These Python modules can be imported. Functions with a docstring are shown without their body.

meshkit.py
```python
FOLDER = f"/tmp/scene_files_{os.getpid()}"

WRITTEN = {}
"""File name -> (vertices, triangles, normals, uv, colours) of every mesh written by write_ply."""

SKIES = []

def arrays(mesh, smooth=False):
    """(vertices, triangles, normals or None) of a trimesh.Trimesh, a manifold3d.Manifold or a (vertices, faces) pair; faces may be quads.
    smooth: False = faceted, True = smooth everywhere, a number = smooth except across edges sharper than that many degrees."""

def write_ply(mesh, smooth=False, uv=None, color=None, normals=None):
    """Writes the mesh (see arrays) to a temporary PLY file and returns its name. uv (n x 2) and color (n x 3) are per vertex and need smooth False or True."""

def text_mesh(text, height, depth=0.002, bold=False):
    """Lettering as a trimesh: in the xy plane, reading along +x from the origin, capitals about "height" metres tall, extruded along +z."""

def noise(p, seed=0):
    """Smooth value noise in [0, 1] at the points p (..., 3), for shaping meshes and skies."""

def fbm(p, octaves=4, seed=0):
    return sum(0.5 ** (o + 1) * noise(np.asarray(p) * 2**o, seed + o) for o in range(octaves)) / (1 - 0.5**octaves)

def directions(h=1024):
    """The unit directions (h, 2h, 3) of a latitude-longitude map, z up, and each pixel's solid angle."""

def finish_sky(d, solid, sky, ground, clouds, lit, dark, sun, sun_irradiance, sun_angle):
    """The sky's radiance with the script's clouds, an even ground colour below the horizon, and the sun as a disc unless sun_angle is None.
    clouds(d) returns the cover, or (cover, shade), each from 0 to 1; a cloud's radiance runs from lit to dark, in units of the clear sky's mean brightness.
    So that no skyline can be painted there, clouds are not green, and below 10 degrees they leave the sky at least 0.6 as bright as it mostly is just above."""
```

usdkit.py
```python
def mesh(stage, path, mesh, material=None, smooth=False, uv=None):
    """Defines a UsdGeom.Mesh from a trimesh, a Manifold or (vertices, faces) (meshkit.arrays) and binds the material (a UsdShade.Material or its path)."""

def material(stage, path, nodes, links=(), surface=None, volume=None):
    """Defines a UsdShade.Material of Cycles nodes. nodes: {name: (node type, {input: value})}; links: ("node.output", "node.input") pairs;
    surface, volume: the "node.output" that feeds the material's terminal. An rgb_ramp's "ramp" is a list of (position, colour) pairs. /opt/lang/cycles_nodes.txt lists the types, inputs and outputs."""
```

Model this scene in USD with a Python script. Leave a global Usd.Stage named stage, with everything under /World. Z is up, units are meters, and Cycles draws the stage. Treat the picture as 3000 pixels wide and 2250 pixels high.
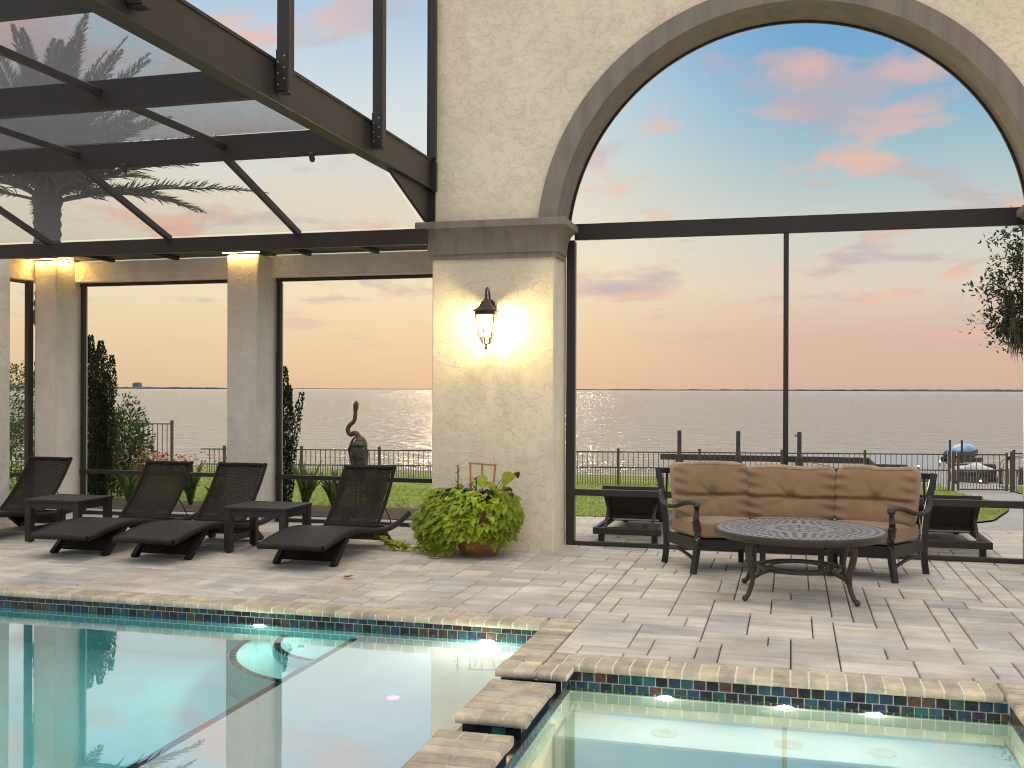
import math, random
import numpy as np, trimesh, shapely
from shapely import geometry as sg, affinity
import usdkit, meshkit
from pxr import Usd, UsdGeom, UsdLux, UsdShade, Gf, Sdf, Vt

rng = np.random.default_rng(11)
random.seed(5)
stage = Usd.Stage.CreateInMemory()
UsdGeom.SetStageUpAxis(stage, UsdGeom.Tokens.z)
UsdGeom.SetStageMetersPerUnit(stage, 1.0)
UsdGeom.Xform.Define(stage, '/World')
UsdGeom.Scope.Define(stage, '/World/Looks')
PI = math.pi

# ---------------------------------------------------------------- camera
F_PX, YAW, H0, ROLL, EYE = 3057.0, math.radians(15.0), 15.5, 0.0033, 1.6
EXPOSURE = 0.5
cam = UsdGeom.Camera.Define(stage, '/World/camera')
_c, _s = math.cos(YAW), math.sin(YAW)
R0, U0, B0 = np.array([_c, _s, 0]), np.array([0, 0, 1.0]), np.array([_s, -_c, 0])
Rr = R0 * math.cos(ROLL) + U0 * math.sin(ROLL)
Ur = U0 * math.cos(ROLL) - R0 * math.sin(ROLL)
cam.AddTransformOp().Set(Gf.Matrix4d(*Rr, 0, *Ur, 0, *B0, 0, 0, 0, EYE, 1))
cam.CreateHorizontalApertureAttr(36.0)
cam.CreateVerticalApertureAttr(27.0)
cam.CreateFocalLengthAttr(36.0 * F_PX / 3000)
cam.CreateVerticalApertureOffsetAttr(36.0 * H0 / 3000)
cam.CreateClippingRangeAttr(Gf.Vec2f(0.1, 60000))
cam.CreateExposureAttr(EXPOSURE)


def project(P):
    """Photograph pixel (3000 x 2250) of world points, used only to rank pieces by size in view."""
    P = np.atleast_2d(P)
    d = -_s * P[:, 0] + _c * P[:, 1]
    l = _c * P[:, 0] + _s * P[:, 1]
    return np.c_[1500 + l / d * F_PX, 1125 + H0 - (P[:, 2] - EYE) / d * F_PX, d]


# ---------------------------------------------------------------- sky and sun
SUN_AZ, SUN_EL = math.radians(-16.0), math.radians(2.0)
sunv = np.array([math.sin(SUN_AZ) * math.cos(SUN_EL), math.cos(SUN_AZ) * math.cos(SUN_EL), math.sin(SUN_EL)])
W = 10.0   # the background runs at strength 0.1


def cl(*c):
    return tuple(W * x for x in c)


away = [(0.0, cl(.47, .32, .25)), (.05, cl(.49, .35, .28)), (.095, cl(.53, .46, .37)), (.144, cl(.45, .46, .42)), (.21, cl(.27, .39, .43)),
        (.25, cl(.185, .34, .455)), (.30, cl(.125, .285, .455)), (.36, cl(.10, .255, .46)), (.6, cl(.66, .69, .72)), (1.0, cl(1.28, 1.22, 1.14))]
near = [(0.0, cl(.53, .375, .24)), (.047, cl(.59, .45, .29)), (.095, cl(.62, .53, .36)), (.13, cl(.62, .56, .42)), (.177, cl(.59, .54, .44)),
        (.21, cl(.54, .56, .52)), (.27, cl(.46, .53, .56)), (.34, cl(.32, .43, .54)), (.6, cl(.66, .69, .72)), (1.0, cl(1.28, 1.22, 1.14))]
GLOW_AZ = math.radians(-32.0)
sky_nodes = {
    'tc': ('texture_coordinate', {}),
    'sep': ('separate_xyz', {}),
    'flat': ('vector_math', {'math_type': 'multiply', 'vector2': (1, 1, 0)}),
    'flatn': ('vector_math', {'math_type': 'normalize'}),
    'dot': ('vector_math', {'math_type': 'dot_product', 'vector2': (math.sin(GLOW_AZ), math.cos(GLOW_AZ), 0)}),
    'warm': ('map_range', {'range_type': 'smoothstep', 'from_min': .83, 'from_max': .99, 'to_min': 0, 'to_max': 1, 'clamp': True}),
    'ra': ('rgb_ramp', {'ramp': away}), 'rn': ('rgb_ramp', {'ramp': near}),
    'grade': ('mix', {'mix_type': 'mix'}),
    'sky': ('sky_texture', {'sky_type': 'single_scattering', 'sun_disc': False, 'sun_elevation': SUN_EL, 'sun_rotation': SUN_AZ,
                            'altitude': 5.0, 'air_density': 1.0, 'aerosol_density': 1.5, 'ozone_density': 1.5}),
    'air': ('mix', {'mix_type': 'mix', 'fac': .97}),
    # clouds on a flat layer overhead
    'zz': ('math', {'math_type': 'add', 'value2': .16}),
    'zi': ('math', {'math_type': 'divide', 'value1': 1.0}),
    'lay': ('vector_math', {'math_type': 'scale'}),
    'lmap': ('mapping', {'mapping_type': 'point', 'location': (6.6, 17.7, 0), 'rotation': (0, 0, .25), 'scale': (1.0, .95, 0)}),
    'cn': ('noise_texture', {'dimensions': '3D', 'scale': 2.5, 'detail': 7, 'roughness': .56, 'distortion': .3}),
    'cr': ('rgb_ramp', {'ramp': [(0, (0, 0, 0)), (.53, (0, 0, 0)), (.60, (.62, .62, .62)), (.69, (.95, .95, .95)), (1, (.95, .95, .95))]}),
    'chi': ('map_range', {'range_type': 'smoothstep', 'from_min': .015, 'from_max': .10, 'to_min': 0, 'to_max': .85, 'clamp': True}),
    'cf': ('math', {'math_type': 'multiply'}),
    'cn2': ('noise_texture', {'dimensions': '3D', 'scale': 3.4, 'detail': 4, 'roughness': .5}),
    'cc': ('rgb_ramp', {'ramp': [(0, cl(.27, .28, .34)), (.42, cl(.40, .31, .32)), (.56, cl(.62, .34, .25)), (1, cl(.74, .41, .28))]}),
    'cmix': ('mix', {'mix_type': 'mix'}),
    'bg': ('background_shader', {'strength': 1.0 / W}),
}
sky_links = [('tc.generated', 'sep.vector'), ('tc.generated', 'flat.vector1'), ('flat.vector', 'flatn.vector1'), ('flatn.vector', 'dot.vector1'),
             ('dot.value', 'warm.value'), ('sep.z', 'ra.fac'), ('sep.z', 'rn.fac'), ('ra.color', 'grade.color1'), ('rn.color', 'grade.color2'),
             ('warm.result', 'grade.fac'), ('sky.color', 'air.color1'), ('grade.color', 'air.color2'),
             ('sep.z', 'zz.value1'), ('zz.value', 'zi.value2'), ('tc.generated', 'lay.vector1'), ('zi.value', 'lay.scale'),
             ('lay.vector', 'lmap.vector'), ('lmap.vector', 'cn.vector'), ('lmap.vector', 'cn2.vector'), ('cn.fac', 'cr.fac'), ('sep.z', 'chi.value'),
             ('cr.color', 'cf.value1'), ('chi.result', 'cf.value2'), ('cn2.fac', 'cc.fac'),
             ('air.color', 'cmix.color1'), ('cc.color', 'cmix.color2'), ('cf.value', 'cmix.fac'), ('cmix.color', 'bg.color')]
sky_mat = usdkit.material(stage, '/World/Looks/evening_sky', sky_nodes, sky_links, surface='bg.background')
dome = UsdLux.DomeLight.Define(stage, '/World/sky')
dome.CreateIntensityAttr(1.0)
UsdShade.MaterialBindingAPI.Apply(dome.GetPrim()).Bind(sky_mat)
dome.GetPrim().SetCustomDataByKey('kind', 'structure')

sun = UsdLux.DistantLight.Define(stage, '/World/sun')
sun.CreateIntensityAttr(0.12)
sun.CreateAngleAttr(5.0)
sun.CreateNormalizeAttr(True)
sun.CreateColorAttr(Gf.Vec3f(1.0, .72, .45))
_z = sunv
_x = np.cross([0, 0, 1.0], _z); _x /= np.linalg.norm(_x)
_y = np.cross(_z, _x)
sun.AddTransformOp().Set(Gf.Matrix4d(*_x, 0, *_y, 0, *_z, 0, 0, 0, 0, 1))

# ---------------------------------------------------------------- naming helpers
_count = {}
_at = {}


def numbered(parent, name):
    k = (parent, name)
    n = _count.get(k, 0)
    _count[k] = n + 1
    return f'{parent}/{name}' + (f'_{n:03d}' if n else '')


def tag(p, label=None, cat=None, group=None, kind=None):
    p = p.GetPrim() if hasattr(p, 'GetPrim') else p
    for k, v in (('label', label), ('category', cat), ('group', group), ('kind', kind)):
        if v:
            p.SetCustomDataByKey(k, v)
    return p


def thing(name, label=None, cat=None, loc=(0, 0, 0), rz=0.0, group=None, kind=None):
    path = numbered('/World', name)
    x = UsdGeom.Xform.Define(stage, path)
    x.AddTranslateOp().Set(Gf.Vec3d(*map(float, loc)))
    x.AddRotateZOp().Set(float(math.degrees(rz)))
    _at[path] = np.array(loc, float)
    tag(x, label, cat, group, kind)
    return path


def obj(name, mesh, mat, parent='/World', smooth=False, world=False, **kw):
    """ONE Mesh prim. world=True: the mesh is in world coordinates and the (unrotated) parent's place is taken off."""
    path = numbered(parent, name)
    if world:
        root = '/'.join(parent.split('/')[:3])
        v, f = arr(mesh)
        mesh = (v - _at[root], f)
    m = usdkit.mesh(stage, path, mesh, MAT[mat] if isinstance(mat, str) else mat, smooth=smooth)
    tag(m, **kw)
    return path


def dup(src, loc, rz=0.0, label=None, group=None):
    base = src.rsplit('/', 1)[1]
    if base[-4:-3] == '_' and base[-3:].isdigit():
        base = base[:-4]
    path = numbered('/World', base)
    x = UsdGeom.Xform.Define(stage, path)
    x.GetPrim().GetReferences().AddInternalReference(Sdf.Path(src))
    x.GetPrim().SetInstanceable(True)
    x.ClearXformOpOrder()
    x.AddTranslateOp().Set(Gf.Vec3d(*map(float, loc)))
    x.AddRotateZOp().Set(float(math.degrees(rz)))
    src_d = stage.GetPrimAtPath(src).GetCustomData()
    tag(x, label or src_d.get('label'), src_d.get('category'), group or src_d.get('group'))
    return path


# ---------------------------------------------------------------- shapes: all return (vertices, triangles)
def arr(m):
    if isinstance(m, trimesh.Trimesh):
        return np.array(m.vertices), np.array(m.faces)
    v, f = np.asarray(m[0], float), np.asarray(m[1], int)
    if f.shape[1] == 4:
        f = np.vstack([f[:, [0, 1, 2]], f[:, [0, 2, 3]]])
    return v, f


def cat(ms):
    vs, fs, n = [], [], 0
    for m in ms:
        v, f = arr(m)
        vs.append(v); fs.append(f + n); n += len(v)
    return np.vstack(vs), np.vstack(fs)


def box(x0, x1, y0, y1, z0, z1, b=0.0):
    x0, x1 = min(x0, x1), max(x0, x1); y0, y1 = min(y0, y1), max(y0, y1); z0, z1 = min(z0, z1), max(z0, z1)
    if b <= 0:
        v = np.array([[x, y, z] for z in (z0, z1) for y in (y0, y1) for x in (x0, x1)], float)
        q = np.array([[0, 2, 3, 1], [4, 5, 7, 6], [0, 1, 5, 4], [2, 6, 7, 3], [0, 4, 6, 2], [1, 3, 7, 5]])
        return arr((v, q))
    c = np.array([(x0 + x1) / 2, (y0 + y1) / 2, (z0 + z1) / 2]); h = np.array([x1 - x0, y1 - y0, z1 - z0]) / 2
    b = min(b, h.min() * .49)
    pts = []
    for sx in (-1, 1):
        for sy in (-1, 1):
            for sz in (-1, 1):
                s = np.array([sx, sy, sz])
                for k in range(3):
                    p = h - b; p = p.copy(); p[k] = h[k]
                    pts.append(c + s * p)
    hull = trimesh.convex.convex_hull(np.array(pts))
    return arr(hull)


def xform(m, rz=0.0, loc=(0, 0, 0), rx=0.0, ry=0.0):
    v, f = arr(m)
    for a, (i, j) in ((rx, (1, 2)), (ry, (2, 0)), (rz, (0, 1))):
        if a:
            c, s = math.cos(a), math.sin(a)
            p, q = v[:, i].copy(), v[:, j].copy()
            v = v.copy(); v[:, i], v[:, j] = c * p - s * q, s * p + c * q
    return v + np.array(loc, float), f


def frames(p):
    t = np.gradient(p, axis=0); t /= np.linalg.norm(t, axis=1, keepdims=True) + 1e-12
    return t


def tube(points, radii, n=8, caps=True, up=None, aspect=1.0):
    """A polyline as a tube; radii may vary; aspect scales the second axis."""
    p = np.asarray(points, float); r = np.broadcast_to(np.asarray(radii, float), (len(p),))
    t = frames(p)
    ref = np.array([0, 0, 1.0]) if up is None else np.asarray(up, float)
    a = np.cross(t, ref)
    bad = np.linalg.norm(a, axis=1) < 1e-3
    a[bad] = np.cross(t[bad], [1.0, 0.013, 0])
    a /= np.linalg.norm(a, axis=1, keepdims=True)
    for i in range(1, len(a)):
        if a[i] @ a[i - 1] < 0:
            a[i] = -a[i]
    b = np.cross(a, t)
    ang = np.arange(n) * 2 * PI / n + PI / n
    v = p[:, None] + r[:, None, None] * (np.cos(ang)[None, :, None] * a[:, None] + aspect * np.sin(ang)[None, :, None] * b[:, None])
    v = v.reshape(-1, 3)
    i, j = np.meshgrid(np.arange(len(p) - 1), np.arange(n), indexing='ij')
    q = np.stack([i * n + j, (i + 1) * n + j, (i + 1) * n + (j + 1) % n, i * n + (j + 1) % n], -1).reshape(-1, 4)
    f = np.vstack([q[:, [0, 1, 2]], q[:, [0, 2, 3]]])
    if caps:
        k = len(v)
        v = np.vstack([v, p[0], p[-1]])
        L = (len(p) - 1) * n
        f = np.vstack([f, [[k, j, (j + 1) % n] for j in range(n)], [[k + 1, L + (j + 1) % n, L + j] for j in range(n)]])
    return v, f


def bar(p0, p1, w, h, up=(0, 0, 1)):
    """A straight bar of rectangular section w (sideways) x h (upwards)."""
    p0, p1 = np.array(p0, float), np.array(p1, float)
    t = (p1 - p0) / np.linalg.norm(p1 - p0)
    a = np.cross(t, up); a /= np.linalg.norm(a); b = np.cross(a, t)
    v = np.array([p + sa * a * w / 2 + sb * b * h / 2 for p in (p0, p1) for sb in (-1, 1) for sa in (-1, 1)])
    q = np.array([[0, 1, 3, 2], [4, 6, 7, 5], [0, 4, 5, 1], [2, 3, 7, 6], [0, 2, 6, 4], [1, 5, 7, 3]])
    m = trimesh.Trimesh(*arr((v, q)), process=False)
    if m.volume < 0:
        q = q[:, ::-1]
    return arr((v, q))


def ribbon_bar(pts, w, h, up=(0, 0, 1)):
    """A bent bar of rectangular section along a polyline (w sideways, h along up)."""
    p = np.asarray(pts, float); t = frames(p)
    a = np.cross(t, up); a /= np.linalg.norm(a, axis=1, keepdims=True); b = np.cross(a, t)
    w = np.broadcast_to(w, (len(p),))[:, None]; h = np.broadcast_to(h, (len(p),))[:, None]
    ring = np.stack([p + a * w / 2 + b * h / 2, p - a * w / 2 + b * h / 2, p - a * w / 2 - b * h / 2, p + a * w / 2 - b * h / 2], 1)
    n, v = 4, ring.reshape(-1, 3)
    q = [[i * n + j, i * n + (j + 1) % n, (i + 1) * n + (j + 1) % n, (i + 1) * n + j] for i in range(len(p) - 1) for j in range(n)]
    L = (len(p) - 1) * n
    q += [[3, 2, 1, 0], [L, L + 1, L + 2, L + 3]]
    return arr((v, np.array(q)[:, ::-1]))


def lathe(prof, n=24, cx=0, cy=0, phase=0.0, caps=True):
    """prof: (radius, z) from bottom to top."""
    prof = np.asarray(prof, float)
    ang = np.arange(n) * 2 * PI / n + phase
    v = np.stack([cx + prof[:, :1] * np.cos(ang), cy + prof[:, :1] * np.sin(ang), np.repeat(prof[:, 1:], n, 1)], -1).reshape(-1, 3)
    q = [[i * n + j, i * n + (j + 1) % n, (i + 1) * n + (j + 1) % n, (i + 1) * n + j] for i in range(len(prof) - 1) for j in range(n)]
    v2, f = arr((v, np.array(q)))
    if not caps:
        return v2, f
    k = len(v2)
    v2 = np.vstack([v2, [cx, cy, prof[0, 1]], [cx, cy, prof[-1, 1]]])
    L = (len(prof) - 1) * n
    f = np.vstack([f, [[k, (j + 1) % n, j] for j in range(n)], [[k + 1, L + j, L + (j + 1) % n] for j in range(n)]])
    return v2, f


def prism(poly, h, axis='z', at=0.0):
    """A shapely polygon extruded by h. axis z: in plan; y: polygon is (x, z); x: polygon is (y, z)."""
    ms = []
    for g in getattr(poly, 'geoms', [poly]):
        ms.append(arr(trimesh.creation.extrude_polygon(g, h, engine='earcut')))
    v, f = cat(ms)
    if axis == 'z':
        return v + [0, 0, at], f
    if axis == 'y':
        return np.c_[v[:, 0], v[:, 2] + at, v[:, 1]], f[:, ::-1]
    return np.c_[v[:, 2] + at, v[:, 0], v[:, 1]], f


def poly(*pts):
    return sg.Polygon(pts)


def rounded_cube(n=8, k=5.0):
    """Unit rounded cube, [-1, 1] each way."""
    g = np.linspace(-1, 1, n + 1)
    vs, fs, o = [], [], 0
    for ax in range(3):
        for s in (-1, 1):
            a, b = np.meshgrid(g, g, indexing='ij')
            p = np.zeros((n + 1, n + 1, 3)); p[..., ax] = s; p[..., (ax + 1) % 3] = a; p[..., (ax + 2) % 3] = b
            vs.append(p.reshape(-1, 3))
            i, j = np.meshgrid(np.arange(n), np.arange(n), indexing='ij')
            q = np.stack([i * (n + 1) + j, (i + 1) * (n + 1) + j, (i + 1) * (n + 1) + j + 1, i * (n + 1) + j + 1], -1).reshape(-1, 4) + o
            fs.append(q if s > 0 else q[:, ::-1]); o += (n + 1) ** 2
    v, f = np.vstack(vs), np.vstack(fs)
    v = v / (np.abs(v) ** k).sum(1, keepdims=True) ** (1 / k)
    m = trimesh.Trimesh(*arr((v, f)), process=False)
    m.merge_vertices(digits_vertex=6)
    return arr(m)


def noise3(p, seed=0):
    return meshkit.fbm(np.asarray(p) + 50.0, 3, seed) - .5


def smoothed(pts, n=24):
    """A smooth curve through the points."""
    from scipy.interpolate import CubicSpline
    p = np.asarray(pts, float)
    d = np.r_[0, np.cumsum(np.linalg.norm(np.diff(p, axis=0), axis=1))]
    return CubicSpline(d, p)(np.linspace(0, d[-1], n))
# ---------------------------------------------------------------- materials
MAT = {}


def pbr(name, col, rough=.5, metallic=0.0, var=0.0, vscale=6.0, bump=0.0, bscale=40.0, bdist=.01, stretch=(1, 1, 1), spec=.5,
        rand=0.0, col2=None, detail=5, bramp=None, distort=0.0, coat=0.0, stain=None):
    """Procedural paint, metal, stone ...: two-tone noise in the base colour, per-object tone (rand), noise bump."""
    c = np.array(col, float)
    c2 = np.array(col2, float) if col2 is not None else np.clip(c * (1 + var), 0, .95)
    c1 = c if col2 is not None else c * (1 - var)
    n = {'p': ('principled_bsdf', {'roughness': rough, 'metallic': metallic, 'specular_ior_level': spec, 'base_color': tuple(c), 'coat_weight': coat})}
    L = []
    if var or col2 is not None or bump or rand or stain:
        n['g'] = ('geometry', {})
        n['m'] = ('mapping', {'mapping_type': 'point', 'scale': stretch})
        L.append(('g.position', 'm.vector'))
    src = None
    if var or col2 is not None:
        n['n'] = ('noise_texture', {'dimensions': '3D', 'scale': vscale, 'detail': detail, 'roughness': .6, 'distortion': distort})
        n['r'] = ('rgb_ramp', {'ramp': [(0, tuple(c1)), (.32, tuple(c1)), (.68, tuple(c2)), (1, tuple(c2))]})
        L += [('m.vector', 'n.vector'), ('n.fac', 'r.fac')]
        src = 'r.color'
    if rand:
        n['oi'] = ('object_info', {})
        n['ad'] = ('math', {'math_type': 'add'})
        n['fr'] = ('math', {'math_type': 'fraction'})
        n['mr'] = ('map_range', {'from_min': 0, 'from_max': 1, 'to_min': 1 - rand, 'to_max': 1 + rand})
        n['hs'] = ('hsv', {'hue': .5, 'saturation': 1, 'fac': 1, 'color': tuple(c)})
        L += [('oi.random', 'ad.value1'), ('g.random_per_island', 'ad.value2'), ('ad.value', 'fr.value1'), ('fr.value', 'mr.value'), ('mr.result', 'hs.value')]
        if src:
            L.append((src, 'hs.color'))
        src = 'hs.color'
    if stain:      # (scale, stretch, darkest): weathering in large soft patches or drips
        n['sm'] = ('mapping', {'mapping_type': 'point', 'scale': stain[1]})
        n['sn'] = ('noise_texture', {'dimensions': '3D', 'scale': stain[0], 'detail': 6, 'roughness': .62})
        n['sr'] = ('rgb_ramp', {'ramp': [(0, (stain[2],) * 3), (.36, (stain[2],) * 3), (.56, (1, 1, 1)), (1, (1, 1, 1))]})
        n['sx'] = ('mix', {'mix_type': 'multiply', 'fac': 1.0, 'color1': tuple(c)})
        L += [('g.position', 'sm.vector'), ('sm.vector', 'sn.vector'), ('sn.fac', 'sr.fac'), ('sr.color', 'sx.color2')]
        if src:
            L.append((src, 'sx.color1'))
        src = 'sx.color'
    if src:
        L.append((src, 'p.base_color'))
    if bump:
        n['bn'] = ('noise_texture', {'dimensions': '3D', 'scale': bscale, 'detail': 5, 'roughness': .6, 'distortion': distort})
        n['b'] = ('bump', {'strength': bump, 'distance': bdist})
        L += [('m.vector', 'bn.vector'), ('b.normal', 'p.normal')]
        if bramp:
            n['br'] = ('rgb_ramp', {'ramp': bramp})
            L += [('bn.fac', 'br.fac'), ('br.color', 'b.height')]
        else:
            L.append(('bn.fac', 'b.height'))
    MAT[name] = usdkit.material(stage, f'/World/Looks/{name}', n, L, surface='p.BSDF')
    return MAT[name]


skip = [(0, (0, 0, 0)), (.53, (.0, .0, .0)), (.585, (.85, .85, .85)), (.66, (1, 1, 1)), (1, (.9, .9, .9))]
pbr('cream_stucco', (.85, .74, .54), .85, var=.05, vscale=1.3, stain=(1.4, (1, 1, .45), .90), bump=.6, bscale=13, bdist=.007, bramp=skip, distort=1.0, stretch=(1, 1, 1.15), detail=3)
pbr('white_stucco', (.74, .69, .60), .85, var=.05, vscale=1.2, stain=(1.6, (1, 1, .4), .86), bump=.6, bscale=13, bdist=.007, bramp=skip, distort=1.0, stretch=(1, 1, 1.15), detail=3)
pbr('taupe_stucco', (.25, .215, .17), .8, var=.08, vscale=2.5, stain=(1.0, (9, 9, .7), .80), bump=.25, bscale=120, bdist=.003)
pbr('bronze_metal', (.023, .018, .015), .42, var=.18, vscale=5, spec=.5)
pbr('bronze_bracket', (.022, .017, .015), .45)
pbr('frame_edge', (.45, .43, .40), .4, metallic=.6)
pbr('paver_stone', (.56, .505, .43), .8, stain=(1.3, (1, 1, 1), .74), var=.20, vscale=3.2, bump=.35, bscale=90, bdist=.003, stretch=(.55, 2.6, 1), rand=.17)
pbr('paver_grey', (.50, .465, .42), .8, stain=(1.3, (1, 1, 1), .74), var=.22, vscale=3.0, bump=.35, bscale=90, bdist=.003, stretch=(.55, 2.6, 1), rand=.17)
pbr('paver_tan', (.565, .50, .41), .8, stain=(1.3, (1, 1, 1), .74), var=.18, vscale=3.5, bump=.35, bscale=90, bdist=.003, stretch=(.55, 2.6, 1), rand=.15)
pbr('joint_sand', (.10, .09, .08), .95, var=.2, vscale=30)
pbr('coping_stone', (.64, .52, .345), .75, col2=(.34, .295, .24), stain=(2.2, (1, 1, 1), .80), vscale=8, bump=.45, bscale=70, bdist=.004, rand=.17, detail=7)
pbr('grout', (.74, .68, .54), .9, var=.08, vscale=20)
tile_cols = {'black': (.006, .006, .008), 'teal': (.010, .062, .066), 'blue': (.008, .032, .065), 'green': (.022, .05, .032), 'plum': (.035, .017, .028), 'bronze': (.07, .035, .018)}
for k, c in tile_cols.items():
    pbr('glass_tile_' + k, c, .18, var=.55, vscale=28, bump=.25, bscale=40, bdist=.002, rand=.25, coat=.15)
pbr('pool_plaster', (.80, .86, .84), .8, var=.04, vscale=3)
pbr('pool_plaster_blue', (.34, .74, .76), .8, var=.05, vscale=3)
pbr('spa_plaster', (.80, .87, .77), .8, var=.05, vscale=4)
pbr('black_iron', (.014, .012, .011), .4, var=.2, vscale=12)
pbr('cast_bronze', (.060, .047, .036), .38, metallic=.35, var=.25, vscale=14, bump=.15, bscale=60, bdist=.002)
pbr('cast_top_sheen', (.24, .225, .22), .36, metallic=.3, var=.2, vscale=20)  # sky reflection on the table top put into this paler colour
pbr('dark_wood', (.028, .021, .017), .5, var=.25, vscale=6, stretch=(1, 8, 8))
pbr('table_resin', (.015, .012, .011), .5, var=.2, vscale=8, bump=.1, bscale=60, bdist=.002)
pbr('terracotta', (.38, .17, .075), .7, var=.2, vscale=7, bump=.3, bscale=18, bdist=.006, stretch=(.4, .4, 3.2))
pbr('trellis_wood', (.46, .22, .085), .7, var=.15, vscale=10)
pbr('soil', (.035, .024, .016), .95, var=.4, vscale=40, bump=.6, bscale=60, bdist=.02)
pbr('mulch', (.085, .06, .045), .95, var=.5, vscale=45, bump=1.0, bscale=55, bdist=.03)
pbr('lawn', (.26, .31, .06), .9, var=.32, vscale=1.6, bump=.8, bscale=60, bdist=.03, stretch=(.6, 1.4, 1))
pbr('concrete', (.42, .40, .37), .85, var=.10, vscale=2.5, bump=.2, bscale=60, bdist=.004)
pbr('dock_board', (.30, .30, .31), .8, var=.12, vscale=3, stretch=(1, 6, 1))
pbr('dock_timber', (.060, .045, .035), .85, var=.3, vscale=6, stretch=(2, 2, .5))
pbr('fence_metal', (.085, .066, .05), .45)
pbr('bark', (.11, .085, .065), .95, var=.35, vscale=9, bump=.9, bscale=25, bdist=.03, stretch=(1, 1, .4))
pbr('palm_bark', (.085, .068, .055), .95, var=.35, vscale=9, bump=1.0, bscale=14, bdist=.05, stretch=(1, 1, 2))
pbr('sculpture_bronze', (.10, .085, .062), .55, metallic=.3, var=.45, vscale=16, bump=.8, bscale=26, bdist=.012)
pbr('hazy_far_trees', (.07, .095, .11), .95, var=.3, vscale=.01)  # distance haze put into the trees' blue-grey base colour
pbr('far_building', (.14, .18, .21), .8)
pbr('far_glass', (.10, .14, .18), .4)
pbr('hull_dark', (.02, .02, .024), .35)
pbr('hull_white', (.55, .54, .52), .4)
pbr('cover_blue', (.20, .36, .55), .6, var=.2, vscale=4)
pbr('cover_white', (.55, .60, .66), .6, var=.08, vscale=4)
pbr('steel', (.30, .30, .30), .35, metallic=.8)
pbr('dead_leaf', (.30, .10, .025), .8, var=.2, vscale=30)
pbr('petal_red', (.62, .06, .05), .6, var=.2, vscale=20)
pbr('petal_yellow', (.65, .42, .03), .6)
pbr('moss', (.16, .14, .10), .95, var=.25, vscale=20)
pbr('sling', (.028, .023, .020), .7, var=.3, vscale=60, bump=.4, bscale=160, bdist=.003)


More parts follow.
